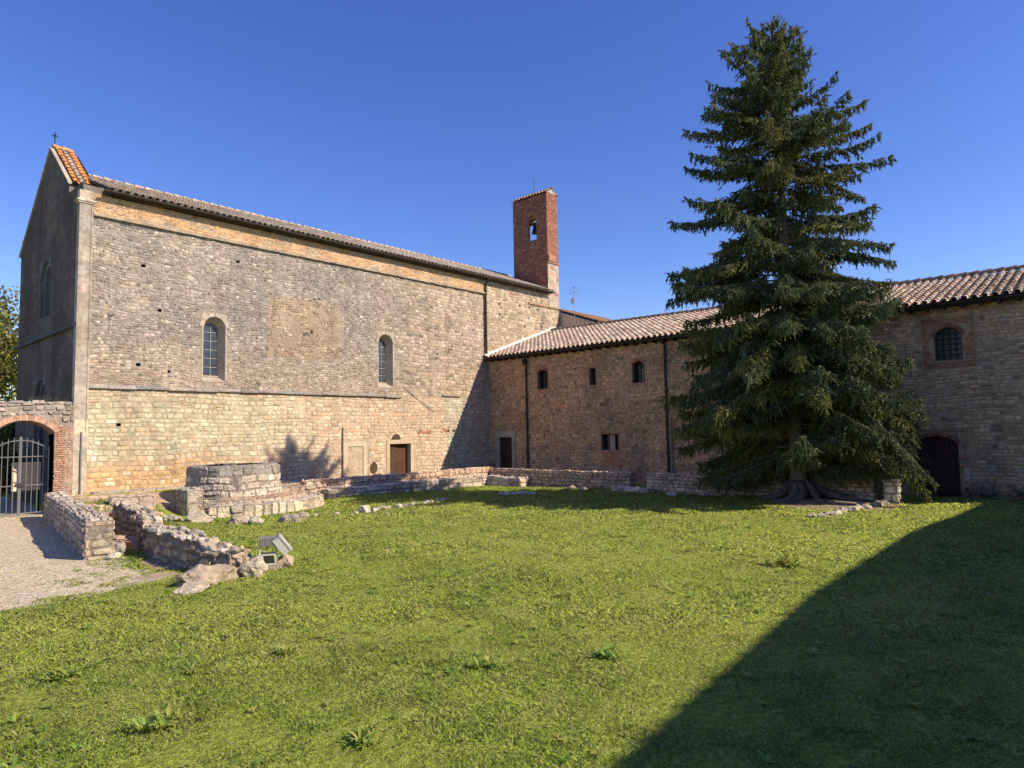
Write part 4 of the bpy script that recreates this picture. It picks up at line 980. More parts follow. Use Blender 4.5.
# ruined wall beside the path corridor: stepped down, ends in boulders
BL = [(6.2, 19.5), (5.97, 17.2), (5.65, 15.1), (5.64, 12.75), (5.76, 11.95)]
def ruin():
    mb = MB()
    def hB(t): return .80 - .24 * sst(.25, .5, t) - .14 * sst(.75, 1, t) + .10 * nz(t * 11, 2)
    pts = [Vector((x, y, 0)) for x, y in BL]; seg = [(pts[i + 1] - pts[i]).length for i in range(4)]; tot = sum(seg)
    def at(u):
        u = max(0, min(tot - .001, u)); i = 0
        while u > seg[i]: u -= seg[i]; i += 1
        d = (pts[i + 1] - pts[i]).normalized(); return pts[i] + d * u, Vector((-d.y, d.x, 0))
    Z = Vector((0, 0, 1)); wd = .36
    for s in (-1, 1):
        def P(u, v, d, s=s):
            c, n = at(u); return c + n * s * (wd / 2 + d) + Z * v
        us = grid(0, tot, .2)
        for i in range(len(us) - 1): mb.poly([P(us[i], -.2, 0), P(us[i + 1], -.2, 0), P(us[i + 1], hB(us[i + 1] / tot), 0), P(us[i], hB(us[i] / tot), 0)], (.2, .16, .12))
        stones(mb, P, 0, tot, -.2, .95, (.14, .26), (.2, .5), (.01, .09), lambda u, v: vary((.40, .295, .20), .26, .07), wob=.07, jit=.4, top=lambda u: hB(u / tot) - .04)
    def PT(u, v, d):
        c, n = at(u); return c + n * v + Z * (hB(u / tot) + d)
    us = grid(0, tot, .2)
    for i in range(len(us) - 1): mb.poly([PT(us[i], -wd / 2, 0), PT(us[i + 1], -wd / 2, 0), PT(us[i + 1], wd / 2, 0), PT(us[i], wd / 2, 0)], (.2, .16, .12))
    stones(mb, PT, 0, tot, -wd / 2 - .05, wd / 2 + .05, (.2, .3), (.2, .45), (.0, .07), lambda u, v: vary((.46, .39, .295), .24, .05), wob=.07, jit=.4)
    c, n = at(0); mb.poly([c + n * wd / 2 - Z * .2, c - n * wd / 2 - Z * .2, c - n * wd / 2 + Z * .9, c + n * wd / 2 + Z * .9], (.25, .2, .15))
    c, n = at(tot - .01); mb.poly([c + n * wd / 2 - Z * .2, c - n * wd / 2 - Z * .2, c - n * wd / 2 + Z * hB(1), c + n * wd / 2 + Z * hB(1)], (.3, .23, .16))
    for q in range(5): mb.blob(c + n * R.uniform(-.14, .14) + Z * (.05 + .1 * q), (.15, .13, .09), vary((.42, .34, .25), .2), 60 + q, 2)
    for k in range(16):      # loose crowning stones
        u = R.uniform(.2, tot); c, n = at(u); q = R.uniform(.06, .12)
        mb.blob(c + n * R.uniform(-.18, .18) + Z * (hB(u / tot) + .02), (q * 1.3, q, q * .7), vary((.36, .30, .235), .2), k, 2)
    mb.warp(.075, 1.7, 4)
    o = roughen(mb.build('ruined_wall', M['oldstone']), .14, .12); tag(o, 'crumbling low wall stepping down towards the floodlight, its face in shade', 'wall')
ruin()

STONE_GROUP = 'loose stones in the grass'
def rock(name, c, r, label, col=(.36, .30, .235), group=None, cat='stone', seed=1, sub=3, amp=.3, tilt=None):
    z = float(gz(c[0], c[1])); col = (col[0] * .88, col[1] * .86, col[2] * .80); o_ = MB(); o_.blob((0, 0, 0), r, col, seed, sub, amp, rnd=random.Random(seed * 31 + 5)); o = roughen(o_.build(name, M['oldstone'], smooth=False), .12, .09 if r[0] > .15 else .05, 1)
    o.location = (c[0], c[1], z + (c[2] if len(c) > 2 else r[2] * .35)); tag(o, label, cat, group)
    return o
rock('boulder', (5.15, 11.75, .05), (.58, .34, .24), 'long low weathered boulder lying at the end of the ruined wall', seed=3, sub=4)
rock('boulder', (5.85, 11.65, .10), (.26, .24, .25), 'upright pale boulder just left of the floodlight', (.50, .44, .35), seed=4, sub=4)
rock('boulder', (6.7, 11.95, .05), (.22, .18, .17), 'small squat rock under the right side of the floodlight', (.46, .37, .28), seed=5)
rock('boulder', (4.7, 11.4, .02), (.42, .26, .09), 'flat rock sunk in the grass in front of the ruined wall', (.42, .38, .31), seed=6)
rock('boulder', (5.9, 12.4, .2), (.3, .22, .2), 'rounded boulder capping the lower end of the ruined wall', (.47, .41, .33), seed=8, sub=4)
sl = MB(); sl.box((-.62, -.24, -.09), (.62, .24, .09), (.42, .31, .24)); 
low_wall('stone_slab', (5.12, 17.5), (5.75, 16.3), .4, .26, 'reddish slab bridging the gap between the two low walls', 'slab', colfn=lambda u, v: vary((.42, .29, .22), .12), seed=12, rh=(.3, .4), sw=(.9, 1.2), warp=.06)
rock('block', (5.0, 15.95, .1), (.2, .18, .24), 'rounded block leaning on the near end of the path wall', (.40, .36, .31), seed=13)
rock('block', (4.85, 15.62, .02), (.22, .16, .09), 'flat pale block at the foot of the path wall end', (.52, .47, .38), seed=14)
# squared blocks beside the well
low_wall('stone_block', (9.2, 22.1), (9.2, 23.2), .5, .78, 'big squared block between the well and the ruined wall, left side in shade', 'stone', colfn=lambda u, v: vary((.40, .35, .28), .1), seed=21, rh=(.45, .6), sw=(.8, 1), warp=.07)
low_wall('stone_block', (7.0, 23.0), (8.1, 22.6), .4, .72, 'low reddish block lying left of the well near the church footing', 'stone', colfn=lambda u, v: vary((.44, .33, .25), .1), seed=22, rh=(.3, .4), sw=(.8, 1), warp=.06)
RS = R
for k, (x, y, r, lab) in enumerate([
    (8.05, 19.2, .34, 'rough pale boulder in the grass in front of the squared block'), (9.1, 18.75, .3, 'dark sided boulder in the grass before the well'),
    (9.45, 18.5, .24, 'low stone touching the right side of the dark boulder before the well'), (10.25, 18.1, .27, 'pair-forming flat stone in the grass below the well front'),
    (10.75, 18.35, .25, 'greyish lump of stone lying on the grass below the well front'), (7.3, 19.0, .25, 'flat slab of stone almost sunk in the grass by the ruined wall')]):
    rock('loose_stone', (x, y), (r * 1.2, r * .85, r * .6), lab, vary((.44, .39, .31), .12), STONE_GROUP, seed=40 + k)
for k, (x, y, r) in enumerate([(11.9, 18.2, .11), (12.4, 17.9, .09), (12.95, 17.0, .08), (13.2, 17.2, .06), (11.4, 18.6, .1), (7.5, 20.2, .14), (8.0, 20.35, .13), (7.0, 20.4, .16)]):
    rock('loose_stone', (x, y, r * .2), (r * 1.3, r, r * .6), 'small pale stone half buried in the grass around the well', vary((.48, .43, .35), .12), STONE_GROUP, seed=60 + k, sub=2)
rock('loose_stone', (12.75, 17.9, .06), (.22, .2, .17), 'largest lump at the left end of the stone line in the lawn', (.52, .48, .41), 'stones lined up in the lawn', seed=80)
for k in range(15):
    t = k / 14; x, y = 13.15 + 3.9 * t, 18.05 + .75 * t + R.uniform(-.15, .15); q = R.uniform(.09, .17) * (1.1 - .4 * t)
    rock('loose_stone', (x, y, q * .2), (q * 1.4, q, q * .7), 'pale stone in the line crossing the middle of the lawn', vary((.48, .44, .37), .15), 'stones lined up in the lawn', seed=81 + k, sub=2)
for k in range(6):
    t = k / 5; x, y = 19.4 + .9 * t, 18.2 - .9 * t; q = R.uniform(.08, .14) + (.06 if k == 3 else 0)
    rock('loose_stone', (x, y, q * .2), (q * 1.6, q, q * .6), 'white stone in the short row near the inner corner', vary((.58, .55, .48), .1), 'short stone row near the corner', seed=101 + k, sub=2)
for k in range(22):
    t = k / 21; x, y = 19.2 + 4.2 * t, 6.2 - .75 * t + R.uniform(-.16, .16); q = R.uniform(.1, .2)
    rock('loose_stone', (x, y, q * .15), (q * 1.4, q, q * .6), 'pale stone in the row leading to the pillar right of the spruce', vary((.50, .44, .35), .15), 'stone row by the spruce roots', seed=121 + k, sub=2)
for k, (x, y) in enumerate([(22.7, 16.6), (22.6, 12.4), (22.8, 11.2), (23.2, 10.3), (23.1, 17.5)]):
    q = R.uniform(.12, .2); rock('loose_stone', (x, y, q * .3), (q * 1.3, q, q * .7), 'grey stone lying at the foot of the low wall before the wing', vary((.42, .37, .3), .15), 'stones at the foot of the wing low wall', seed=150 + k, sub=2)

# ------------------------------------------------------------------ the well
well = thing('well', (11.0, 23.2, 0), 'round stone well with a stepped circular base, beside the church', 'well')
def make_well():
    cx, cy = 11.05, 23.3; Ro = 3.05
    def cyl(mb, rb, rt, z0, z1, rh, sw, dep, colfn, n=56, arc=(0, 2 * math.pi)):
        P = lambda u, v, d: (cx + (rb + (rt - rb) * (v - z0) / (z1 - z0) + d) * math.cos(u / rb), cy + (rb + (rt - rb) * (v - z0) / (z1 - z0) + d) * math.sin(u / rb), v)
        sheet(mb, P, [rb * (arc[0] + (arc[1] - arc[0]) * k / n) for k in range(n + 1)], [z0, (z0 + z1) / 2, z1], lambda u, v: (.25, .215, .18))
        stones(mb, P, arc[0] * rb, arc[1] * rb, z0, z1, rh, sw, dep, colfn, wob=.02, gap=.010)
    def disc(mb, r0, r1, z, colfn, dz=0, rh=(.2, .32), sw=(.25, .5), dep=(.0, .03), arc=(0, 2 * math.pi)):
        P = lambda u, v, d: (cx + v * math.cos(u / r1), cy + v * math.sin(u / r1), z + dz * (r1 - v) / (r1 - r0) + d)
        sheet(mb, P, [r1 * (arc[0] + (arc[1] - arc[0]) * k / 56) for k in range(57)], [r0, (r0 + r1) / 2, r1], lambda u, v: (.26, .2, .15))
        stones(mb, P, arc[0] * r1, arc[1] * r1, r0, r1, rh, sw, dep, colfn, wob=.03, gap=.010)
    AR = (-2.26, 2.0)
    def ends(mb, r0, r1, z):
        for a in AR: mb.poly([(cx + r * math.cos(a), cy + r * math.sin(a), q) for r, q in ((r0, -.1), (r1, -.1), (r1, z), (r0, z))], (.3, .25, .19))
    mb = MB(); cyl(mb, Ro, Ro - .03, -.1, .34, (.3, .36), (.24, .45), (.0, .06), lambda u, v: vary((.50, .41, .30), .26), arc=AR); disc(mb, 2.25, Ro - .02, .34, lambda u, v: vary((.42, .36, .29), .22), rh=(.26, .34), arc=AR)
    ends(mb, 1.4, Ro - .03, .34); mb.warp(.04, 1.3, 3); part(roughen(mb.build('lower_step', M['oldstone']), .12, .05), well)
    mb = MB(); cyl(mb, 2.42, 2.39, .3, .47, (.15, .16), (.25, .45), (.0, .03), lambda u, v: vary((.44, .33, .24), .22), arc=AR); disc(mb, 1.4, 2.40, .47, lambda u, v: vary((.42, .29, .20), .22), .03, arc=AR)
    ends(mb, 1.4, 2.4, .47); mb.warp(.03, 1.3, 5); part(mb.build('upper_step', M['oldstone']), well)
    mb = MB()
    def dc(u, v): return vary(mixc((.52, .445, .355), (.27, .24, .205), sst(1.05, 1.25, v + .15 * nz(u, v, 4))), .16, .03)
    cyl(mb, 1.68, 1.47, -.1, 1.5, (.22, .30), (.3, .6), (.0, .045), dc)
    disc(mb, .95, 1.47, 1.5, lambda u, v: vary((.26, .24, .21), .2)); P = None
    mb.warp(.045, 1.4, 8); part(roughen(mb.build('drum', M['oldstone']), .12, .05), well)
    mb = MB(); n = 30
    for k in range(n):
        a, b = 6.2832 * k / n, 6.2832 * (k + 1) / n; mb.poly([(cx + .97 * math.cos(a), cy + .97 * math.sin(a), 1.52), (cx + .97 * math.cos(b), cy + .97 * math.sin(b), 1.52), (cx + .97 * math.cos(b), cy + .97 * math.sin(b), .0), (cx + .97 * math.cos(a), cy + .97 * math.sin(a), .0)])
    part(mb.build('shaft', M['black']), well)
make_well()
low_wall('paved_ledge', (13.25, 22.7), (13.25, 26.3), 2.3, .60, 'raised paved ledge joining the round well steps to the low wall by the church', 'ledge', colfn=lambda u, v: vary((.44, .34, .25), .22, .06), seed=31, warp=.03, rh=(.14, .22), sw=(.2, .45))
# worn paving behind the well and between the walls
mb = MB()
PV = lambda u, v, d: (u, v, float(gz(u, v)) + .012 + d)
stones(mb, PV, 5.2, 14.5, 18.0, 26.2, (.14, .26), (.2, .45), (.0, .03), lambda u, v: vary((.46, .32, .22), .25, .08), lambda u, v: ((u - 11) ** 2 + (v - 23.2) ** 2 < 8.6 and math.atan2(v - 23.3, u - 11.05) > -2.26) or (u - 11) ** 2 + (v - 23.2) ** 2 < 2.6 or u < wallA_x(v) + .3 or (v < 21.5 and u > 6.1) or (v < 23.2 and u > 8.2) or nz(u * .8, v * .8, 3) > .3 or (v < 23 and u > 12), wob=.1, jit=.4)
tag(mb.build('paving', M['warmstone']), kind='structure')

soil_patch(22.3, 6.7, 1.5, 1.9, 3.3, (.30, .22, .14)); soil_patch(5.35, 14.2, .35, .8, 5.1, (.36, .25, .17)); soil_patch(8.0, 24.0, 1.5, 1.7, 9.1, (.40, .30, .20)); soil_patch(7.2, 21.8, .8, .9, 2.2, (.36, .28, .19)); soil_patch(4.75, 13.1, .45, .4, 6.1, (.40, .31, .2)); soil_patch(5.1, 12.3, .3, .25, 7.7, (.38, .30, .2))
# ------------------------------------------------------------------ floodlight
fl = thing('floodlight', (6.35, 11.95, 0), 'grey metal floodlight tilted on a bracket frame at the end of the ruined wall', 'floodlight')
def make_flood():
    c = Vector((6.38, 11.98, float(gz(6.38, 11.98))))
    vd = Vector((.47, .88, 0)).normalized(); sx = Vector((vd.y, -vd.x, 0)); Z = Vector((0, 0, 1))      # sx: towards the picture's right
    def fn(o, ang):
        ca, sa = math.cos(ang), math.sin(ang)
        return lambda x, y, z: o + sx * (x * ca - z * sa) + vd * y + Z * (x * sa + z * ca)
    b = c + Z * .10
    mb = MB(); f = fn(b - sx * .02, 0)
    mb.box((-.19, -.12, .0), (-.155, .12, .42), fn=f); mb.box((.13, -.12, .0), (.165, .12, .42), fn=f)
    for y in (-.12, .10): mb.box((-.154, y, .2), (.129, y + .02, .235), fn=f); mb.box((-.154, y, .0), (.129, y + .02, .03), fn=f)
    part(mb.build('bracket', M['metal']), fl)
    mb = MB(); mb.box((-.12, -.1, .03), (.11, .1, .17), fn=f); part(mb.build('ballast_box', M['iron']), fl)
    mb = MB(); f2 = fn(b + Z * .52 + sx * .02, 0)      # flat upper housing
    mb.box((-.22, -.17, -.11), (.18, .17, .06), fn=f2); 
    for k in range(9): mb.box((-.21 + k * .045, -.178, -.10), (-.195 + k * .045, -.17, .05), fn=f2)
    part(mb.build('housing', mat('shaded_housing_grey', (.22, .22, .225), .45, metal=.2, nscale=9, namt=.15)), fl)  # shade of the underside put into this darker grey
    mb = MB(); f3 = fn(b + Z * .42 + sx * .27, rad(-52))
    mb.box((-.20, -.19, -.12), (.20, .19, .05), fn=f3); mb.box((-.215, -.205, .05), (.215, .205, .08), fn=f3)
    lh = part(mb.build('lamp_head', M['metal']), fl)
    mb = MB(); mb.box((-.18, -.17, .081), (.18, .17, .087), fn=f3); sub(mb.build('lens', M['lampglass']), lh)
    mb = MB(); mb.box((-.3, -.16, -.16), (.28, .16, .004), fn=f); part(mb.build('concrete_base', mat('concrete', (.30, .26, .22), .95, nscale=9, namt=.3, bump=.6)), fl)
make_flood()
fl.scale = (.86, .86, .86)

# ------------------------------------------------------------------ spruce
sp = thing('spruce_tree', (23.0, 7.95, .15), 'tall dark spruce with drooping branches standing before the wing', 'tree')
def make_spruce():
    rnd = random.Random(5); bx, by, top = 23.0, 7.95, 17.0
    def axis(z): return Vector((bx + .02 * z * 0, by + .012 * z, z))
    mb = MB(); zs = [.0, .25, .5, .9, 1.6, 3, 5, 8, 11, 14, 15.9, 16.85]; rr = [.46, .36, .30, .27, .25, .235, .21, .17, .12, .075, .035, .008]
    mb.tube([axis(z) for z in zs], rr, 14)
    trk = part(mb.build('trunk', M['bark'], smooth=True), sp)
    for (a, l, h) in ((-1.35, 2.2, .18), (-2.2, 1.5, .12), (-1.0, 1.4, .1), (2.0, 1.1, .12), (3.0, 1.3, .1), (-2.9, 1.2, .1), (.8, 1.0, .1)):
        d = Vector((math.cos(a), math.sin(a), 0)); m2 = MB(); pts = []
        for k in range(9):
            t = k / 8; p = axis(0) + d * (.2 + l * t) + Vector((d.y, -d.x, 0)) * .16 * math.sin(t * 5 + a); g = float(gz(p.x, p.y)); pts.append((p.x, p.y, g + .42 * (1 - t) ** 3.2 + .05 * (1 - t)))
        m2.tube(pts, [.16 * (1 - .75 * k / 8) for k in range(9)], 8); sub(m2.build('root', M['bark'], smooth=True), trk)
    zt = np.array([.3, .9, 1.7, 3.2, 6, 8.5, 11, 12.5, 13.6, 14.6, 15.5, 16.2, 16.8, 17.1])
    Lr = np.array([3.6, 4.0, 4.25, 4.3, 4.3, 4.2, 4.0, 3.75, 3.35, 2.75, 2.1, 1.4, .7, .12])
    Rr = np.array([3.4, 3.7, 3.9, 3.7, 3.55, 3.5, 3.35, 3.1, 2.4, 1.75, 1.25, .95, .5, .12])
    def radius(z, az):
        l, r = np.interp(z, zt, Lr), np.interp(z, zt, Rr); s = math.sin(az); t = (s + 1) / 2; return r + (l - r) * t
    tw = []      # twig: origin, direction, length, width, colour key
    bmb = MB()
    def branch(base, az, ln, z, up, droop, tip, thick, dens=1.0, hang=1.0):
        d = Vector((math.cos(az), math.sin(az), 0)); s = Vector((-d.y, d.x, 0)); bend = rnd.uniform(-.14, .14)
        def pt(t): return base + d * (ln * t) + s * (ln * bend * t * t) + Vector((0, 0, ln * (up * t - droop * t * t + tip * t ** 4)))
        n = 7; bmb.tube([pt(k / (n - 1)) for k in range(n)], [thick * (1 - .85 * k / (n - 1)) for k in range(n)], 5, cap=False)
        k = max(4, int(ln / (.10 / dens))); hue = rnd.uniform(-1, 1)
        for i in range(k):
            t = .10 + .90 * (i + rnd.random()) / k
            if t < .3 and rnd.random() < .5: continue
            p = pt(t); q = (pt(min(1, t + .03)) - pt(t - .03)).normalized()
            env = (1 - t) ** .75 * .95 + .13
            for sd_ in (-1, 1):
                l = min(.85, ln * .27) * env * rnd.uniform(.35, 1.15)
                a = rnd.uniform(.5, 1.15); v = q * math.cos(a) + s * sd_ * math.sin(a) + Vector((0, 0, rnd.uniform(-.5, .05) - .12 * (z < 9)))
                v.normalize(); tw.append((p, v, l, hue)); w2 = v.cross(Vector((0, 0, 1)))
                m_ = int(l / .13)
                for n_ in range(m_):       # flat fans of finer twigs, their ends nodding
                    f_ = (n_ + rnd.uniform(.4, 1.1)) / max(1, m_); e = p + v * (l * f_) - Vector((0, 0, .16 * l * f_ * f_)); g_ = rnd.choice((-1, 1))
                    tw.append((e, v * .7 + w2 * g_ * .7 + Vector((0, 0, rnd.uniform(-.9, .0))), rnd.uniform(.10, .26) * hang, hue + rnd.uniform(-.3, .3)))
                if rnd.random() < .75: tw.append((p + v * (l * rnd.uniform(.2, .9)), Vector((rnd.uniform(-.4, .4), rnd.uniform(-.4, .4), -1)), rnd.uniform(.12, .34) * hang, hue))
            tw.append((p, Vector((rnd.uniform(-.4, .4), rnd.uniform(-.4, .4), -1)) + q * .3, rnd.uniform(.12, .38) * hang, hue))
            if rnd.random() < .4: tw.append((p, q * .7 + Vector((rnd.uniform(-.3, .3), rnd.uniform(-.3, .3), .6)), rnd.uniform(.08, .18), hue))
        tw.append((pt(.97), (pt(1) - pt(.93)).normalized() + Vector((0, 0, .12)), .22, hue))
    NB = 400; extra = [(rnd.uniform(1.0, 6.5), rnd.uniform(0, 6.28)) for _ in range(95)]
    for k in range(NB + len(extra)):
        u_ = (k + rnd.random()) / NB; zz = .95 + 15.2 * u_ ** 1.12
        az = k * 2.399963 + rnd.uniform(-.5, .5)
        if k >= NB: zz, az = extra[k - NB]
        s = math.sin(az); c = math.cos(az)
        if zz < 3.6 and math.cos(az + 2.75) > .3 and rnd.random() < .95: continue
        if zz > 7.5 and rnd.random() < .14: continue      # the trunk shows under the crown on the lawn side
        f = rnd.uniform(.80, 1.02) if rnd.random() < .48 else rnd.uniform(.35, .78)
        h = zz / 17
        up = .08 + .34 * sst(.35, 1.0, h) + rnd.uniform(-.16, .14); dr = .50 - .22 * h + rnd.uniform(-.10, .12); tip = .16 + .08 * h + rnd.uniform(-.10, .12)
        zt_ = zz
        for _ in range(3):
            ln = max(.16, radius(max(.3, zt_), az) * f); zt_ = zz + ln * (up - dr + tip)
        lo = .65 if s > .45 else (2.2 if math.cos(az + 2.75) > .2 else 1.4)
        if zt_ < lo: dr -= (lo - zt_) / max(ln, .5)
        branch(axis(zz), az, ln, zz, up, dr, tip, .018 + .016 * (1 - h) * ln / 2, hang=1.5 if zz < 6.5 else (1.2 if zz < 10 else .85))
    for k in range(14):      # the skirt on the sunny side that hangs to the grass
        az = -math.pi / 2 + rnd.uniform(-.5, .5); zz = rnd.uniform(2.2, 4.6); ln = rnd.uniform(2.7, 3.7)
        e = rnd.uniform(1.9, 3.0) if k > 2 else rnd.uniform(.5, 1.0)
        if k <= 2: ln = rnd.uniform(3.7, 4.0); az = rnd.uniform(-1.75, -1.35); dr = (zz - e) / ln + .26; branch(axis(zz), az, ln, zz, .06, dr, .2, .03, hang=1.1)
    # second leader right of the tip
    lead = [axis(13.7), axis(13.7) + Vector((0, -.45, .9)), axis(13.7) + Vector((-.05, -.68, 1.7)), axis(13.7) + Vector((-.05, -.8, 2.55))]
    bmb.tube(lead, [.05, .04, .025, .008], 6)
    for k in range(22):
        t = k / 22; i = min(2, int(t * 3)); p = lead[i].lerp(lead[i + 1], t * 3 - i); az = rnd.uniform(0, 6.28); branch(p, az, .75 * (1 - t) + .14, 15.5, .3, .15, .25, .012, hang=.7)
    for k in range(16):
        t = k / 16; branch(axis(15.6 + 1.1 * t), rnd.uniform(0, 6.28), .6 * (1 - t) + .14, 16, .5, .1, .3, .01, hang=.6)
    sub(bmb.build('limbs', M['bark']), trk)
    # needle sprays: every twig is a tapering spike of needles round an axis
    P0 = np.array([t[0] for t in tw]); D = np.array([t[1] for t in tw]); D /= np.linalg.norm(D, axis=1)[:, None]; L = np.array([t[2] for t in tw]); hue = np.array([t[3] for t in tw])
    n = len(tw); rs = np.random.RandomState(3)
    A = np.cross(D, rs.normal(size=(n, 3))); A /= np.linalg.norm(A, axis=1)[:, None]; B = np.cross(D, A)
    V = []; F = []; C = []; off = 0
    base_c = np.array([.138, .156, .060])[None] * (1 + .22 * rs.normal(size=(n, 1))) * np.where(hue[:, None] > .35, np.array([[1.35, 1.22, .9]]), np.array([[.92, 1.0, 1.05]]))
    base_c = np.clip(base_c, .012, .34)
    # spine: two crossed slim blades
    for ax_ in (A, B):
        w_ = (.020 + .012 * rs.rand(n))[:, None]
        a = P0; m = P0 + D * (L * .55)[:, None] - np.array([0, 0, 1]) * (L * .05)[:, None]; e = P0 + D * L[:, None] - np.array([0, 0, 1]) * (L * .16)[:, None]
        V.append(np.stack([a, m + ax_ * w_, e, m - ax_ * w_], 1).reshape(-1, 3)); F.append(np.arange(n * 4).reshape(n, 4) + off); off += n * 4; C.append(base_c)
    # side sprigs
    K = 6
    for k in range(K):
        t = (k + rs.rand(n)) / K * .9 + .05; an = rs.rand(n) * 6.283
        o = P0 + D * (L * t)[:, None] - np.array([0, 0, 1]) * (L * .16 * t * t)[:, None]
        s = A * np.cos(an)[:, None] + B * np.sin(an)[:, None]
        ln = (.05 + .09 * rs.rand(n)) * (1.1 - .5 * t) * (.7 + np.minimum(L, .6)); v = D * .6 + s * .9 + np.array([0, 0, -.25]); v /= np.linalg.norm(v, axis=1)[:, None]
        wv = np.cross(v, rs.normal(size=(n, 3))); wv /= np.linalg.norm(wv, axis=1)[:, None]; ww = (.012 + .009 * rs.rand(n))[:, None]
        V.append(np.stack([o - wv * ww * .5, o + v * (ln * .5)[:, None] + wv * ww, o + v * ln[:, None], o + v * (ln * .5)[:, None] - wv * ww], 1).reshape(-1, 3))
        F.append(np.arange(n * 4).reshape(n, 4) + off); off += n * 4; C.append(np.clip(base_c * (1 + .25 * rs.normal(size=(n, 1))), .010, .34))
    o = np_mesh('crown', np.concatenate(V), np.concatenate(F), np.concatenate(C), M['needles']); part(o, sp)
    print('spruce twigs', n)
make_spruce()

# ------------------------------------------------------------------ broadleaf trees beyond the gate
def leafy(name, x, y, h, r, label, seed, nleaf=9000, col=(.17, .18, .04), col2=(.30, .22, .05), trunk=.16, ls=.11):
    rnd = random.Random(seed); rs = np.random.RandomState(seed)
    t = thing(name, (x, y, 0), label, 'shrub' if name == 'shrub' else 'tree', 'bushes behind the gate' if name == 'shrub' else 'trees beyond the gate wall'); mb = MB()
    mb.tube([(x, y, -.1), (x + .1, y, h * .25), (x, y + .1, h * .55), (x + .1, y, h * .9)], [trunk, trunk * .8, trunk * .5, .03], 9); cl = []
    for k in range(26):
        az = rnd.uniform(0, 6.28); zz = rnd.uniform(.22, .9) * h; rr = r * (math.sin(min(1, (zz / h - .08) / .92) * math.pi) ** .6) * rnd.uniform(.55, 1.0)
        e = (x + rr * math.cos(az), y + rr * math.sin(az), zz + rnd.uniform(.1, .6)); s = (x, y, zz * .72)
        mb.tube([s, ((s[0] + e[0]) / 2, (s[1] + e[1]) / 2, (s[2] + e[2]) / 2 + .2), e], [.05, .035, .012], 5); 
        for q in (1, .72, .45): cl.append((x + (e[0] - x) * q, y + (e[1] - y) * q, s[2] + (e[2] - s[2]) * q, rnd.uniform(.45, .85) * r / 3))
    cl.append((x, y, h * .95, .5 * r / 3)); part(mb.build('trunk', M['bark']), t)
    c = np.array(cl); i = rs.randint(0, len(c), nleaf); p = c[i, :3] + rs.normal(size=(nleaf, 3)) * c[i, 3:4] * .55
    a = rs.normal(size=(nleaf, 3)); a /= np.linalg.norm(a, axis=1)[:, None]; b = np.cross(a, rs.normal(size=(nleaf, 3))); b /= np.linalg.norm(b, axis=1)[:, None]
    s = ls * (.6 + .8 * rs.rand(nleaf, 1)); V = np.stack([p - a * s, p + b * s * .5, p + a * s, p - b * s * .5], 1).reshape(-1, 3)
    k = (rs.rand(nleaf, 1) < .35) * rs.rand(nleaf, 1); C = np.array(col) * (1 - k) + np.array(col2) * k; C = np.clip(C * (1 + .3 * rs.normal(size=(nleaf, 1))), .01, .4)
    part(np_mesh('crown', V, np.arange(nleaf * 4).reshape(-1, 4), C, M['leaf']), t)
leafy('broadleaf_tree', 8.4, 56, 13.2, 4.6, 'yellowish green tree rising behind the gate wall left of the church facade', 2, 36000, col=(.15, .16, .035), col2=(.26, .20, .05), ls=.14)
leafy('broadleaf_tree', 2.0, 44, 7.5, 3.0, 'lower dark green tree further behind the gate wall', 3, 9000, col=(.10, .13, .03))
leafy('shrub', 7.6, 39.0, 3.4, 1.7, 'tall dark bush standing well behind the iron gate', 8, 9000, col=(.10, .13, .03), trunk=.05, ls=.10)
leafy('shrub', 9.6, 48.5, 4.2, 2.4, 'rounded bush farthest behind the gate beside the church facade', 9, 9000, col=(.10, .13, .03), trunk=.05, ls=.10)
leafy('shrub', 6.15, 33.2, 2.0, .75, 'leafy bush showing through the left bars of the gate', 4, 9000, trunk=.05, ls=.08)

# ------------------------------------------------------------------ grass and weeds
def in_blocked(x, y):
    """where no turf grows"""
    ax = wallA_x(y)
    b = (y > 15.7) & (y < 26) & (np.abs(x - ax) < .34)
    b |= (y > 16) & (x < ax + .3)
    bx = np.interp(y, [11.9, 12.75, 15.1, 17.2, 19.5], [5.76, 5.64, 5.65, 5.97, 6.2]); b |= (y > 11.6) & (y < 19.6) & (np.abs(x - bx) < .3)
    b |= (((x - 11.05) ** 2 + (y - 23.3) ** 2) < 3.1 ** 2) & ((np.arctan2(y - 23.3, x - 11.05) > -2.3) | (((x - 11.05) ** 2 + (y - 23.3) ** 2) < 2.7))
    b |= (y > 22.25) & (x > 13.5); b |= (x > 23.65) & (y > 5.0)
    b |= (x > 22.75) & (y > 20.1); b |= y > 24.5
    b |= (x > 27.2)
    return b
def snoise(x, y, s, seed):
    """cheap smooth value noise"""
    rs = np.random.RandomState(seed); T = rs.rand(64, 64); u, v = x / s, y / s; i, j = np.floor(u).astype(int), np.floor(v).astype(int); f, g = u - i, v - j
    f = f * f * (3 - 2 * f); g = g * g * (3 - 2 * g); t = lambda a, b: T[a % 64, b % 64]
    return (t(i, j) * (1 - f) + t(i + 1, j) * f) * (1 - g) + (t(i, j + 1) * (1 - f) + t(i + 1, j + 1) * f) * g
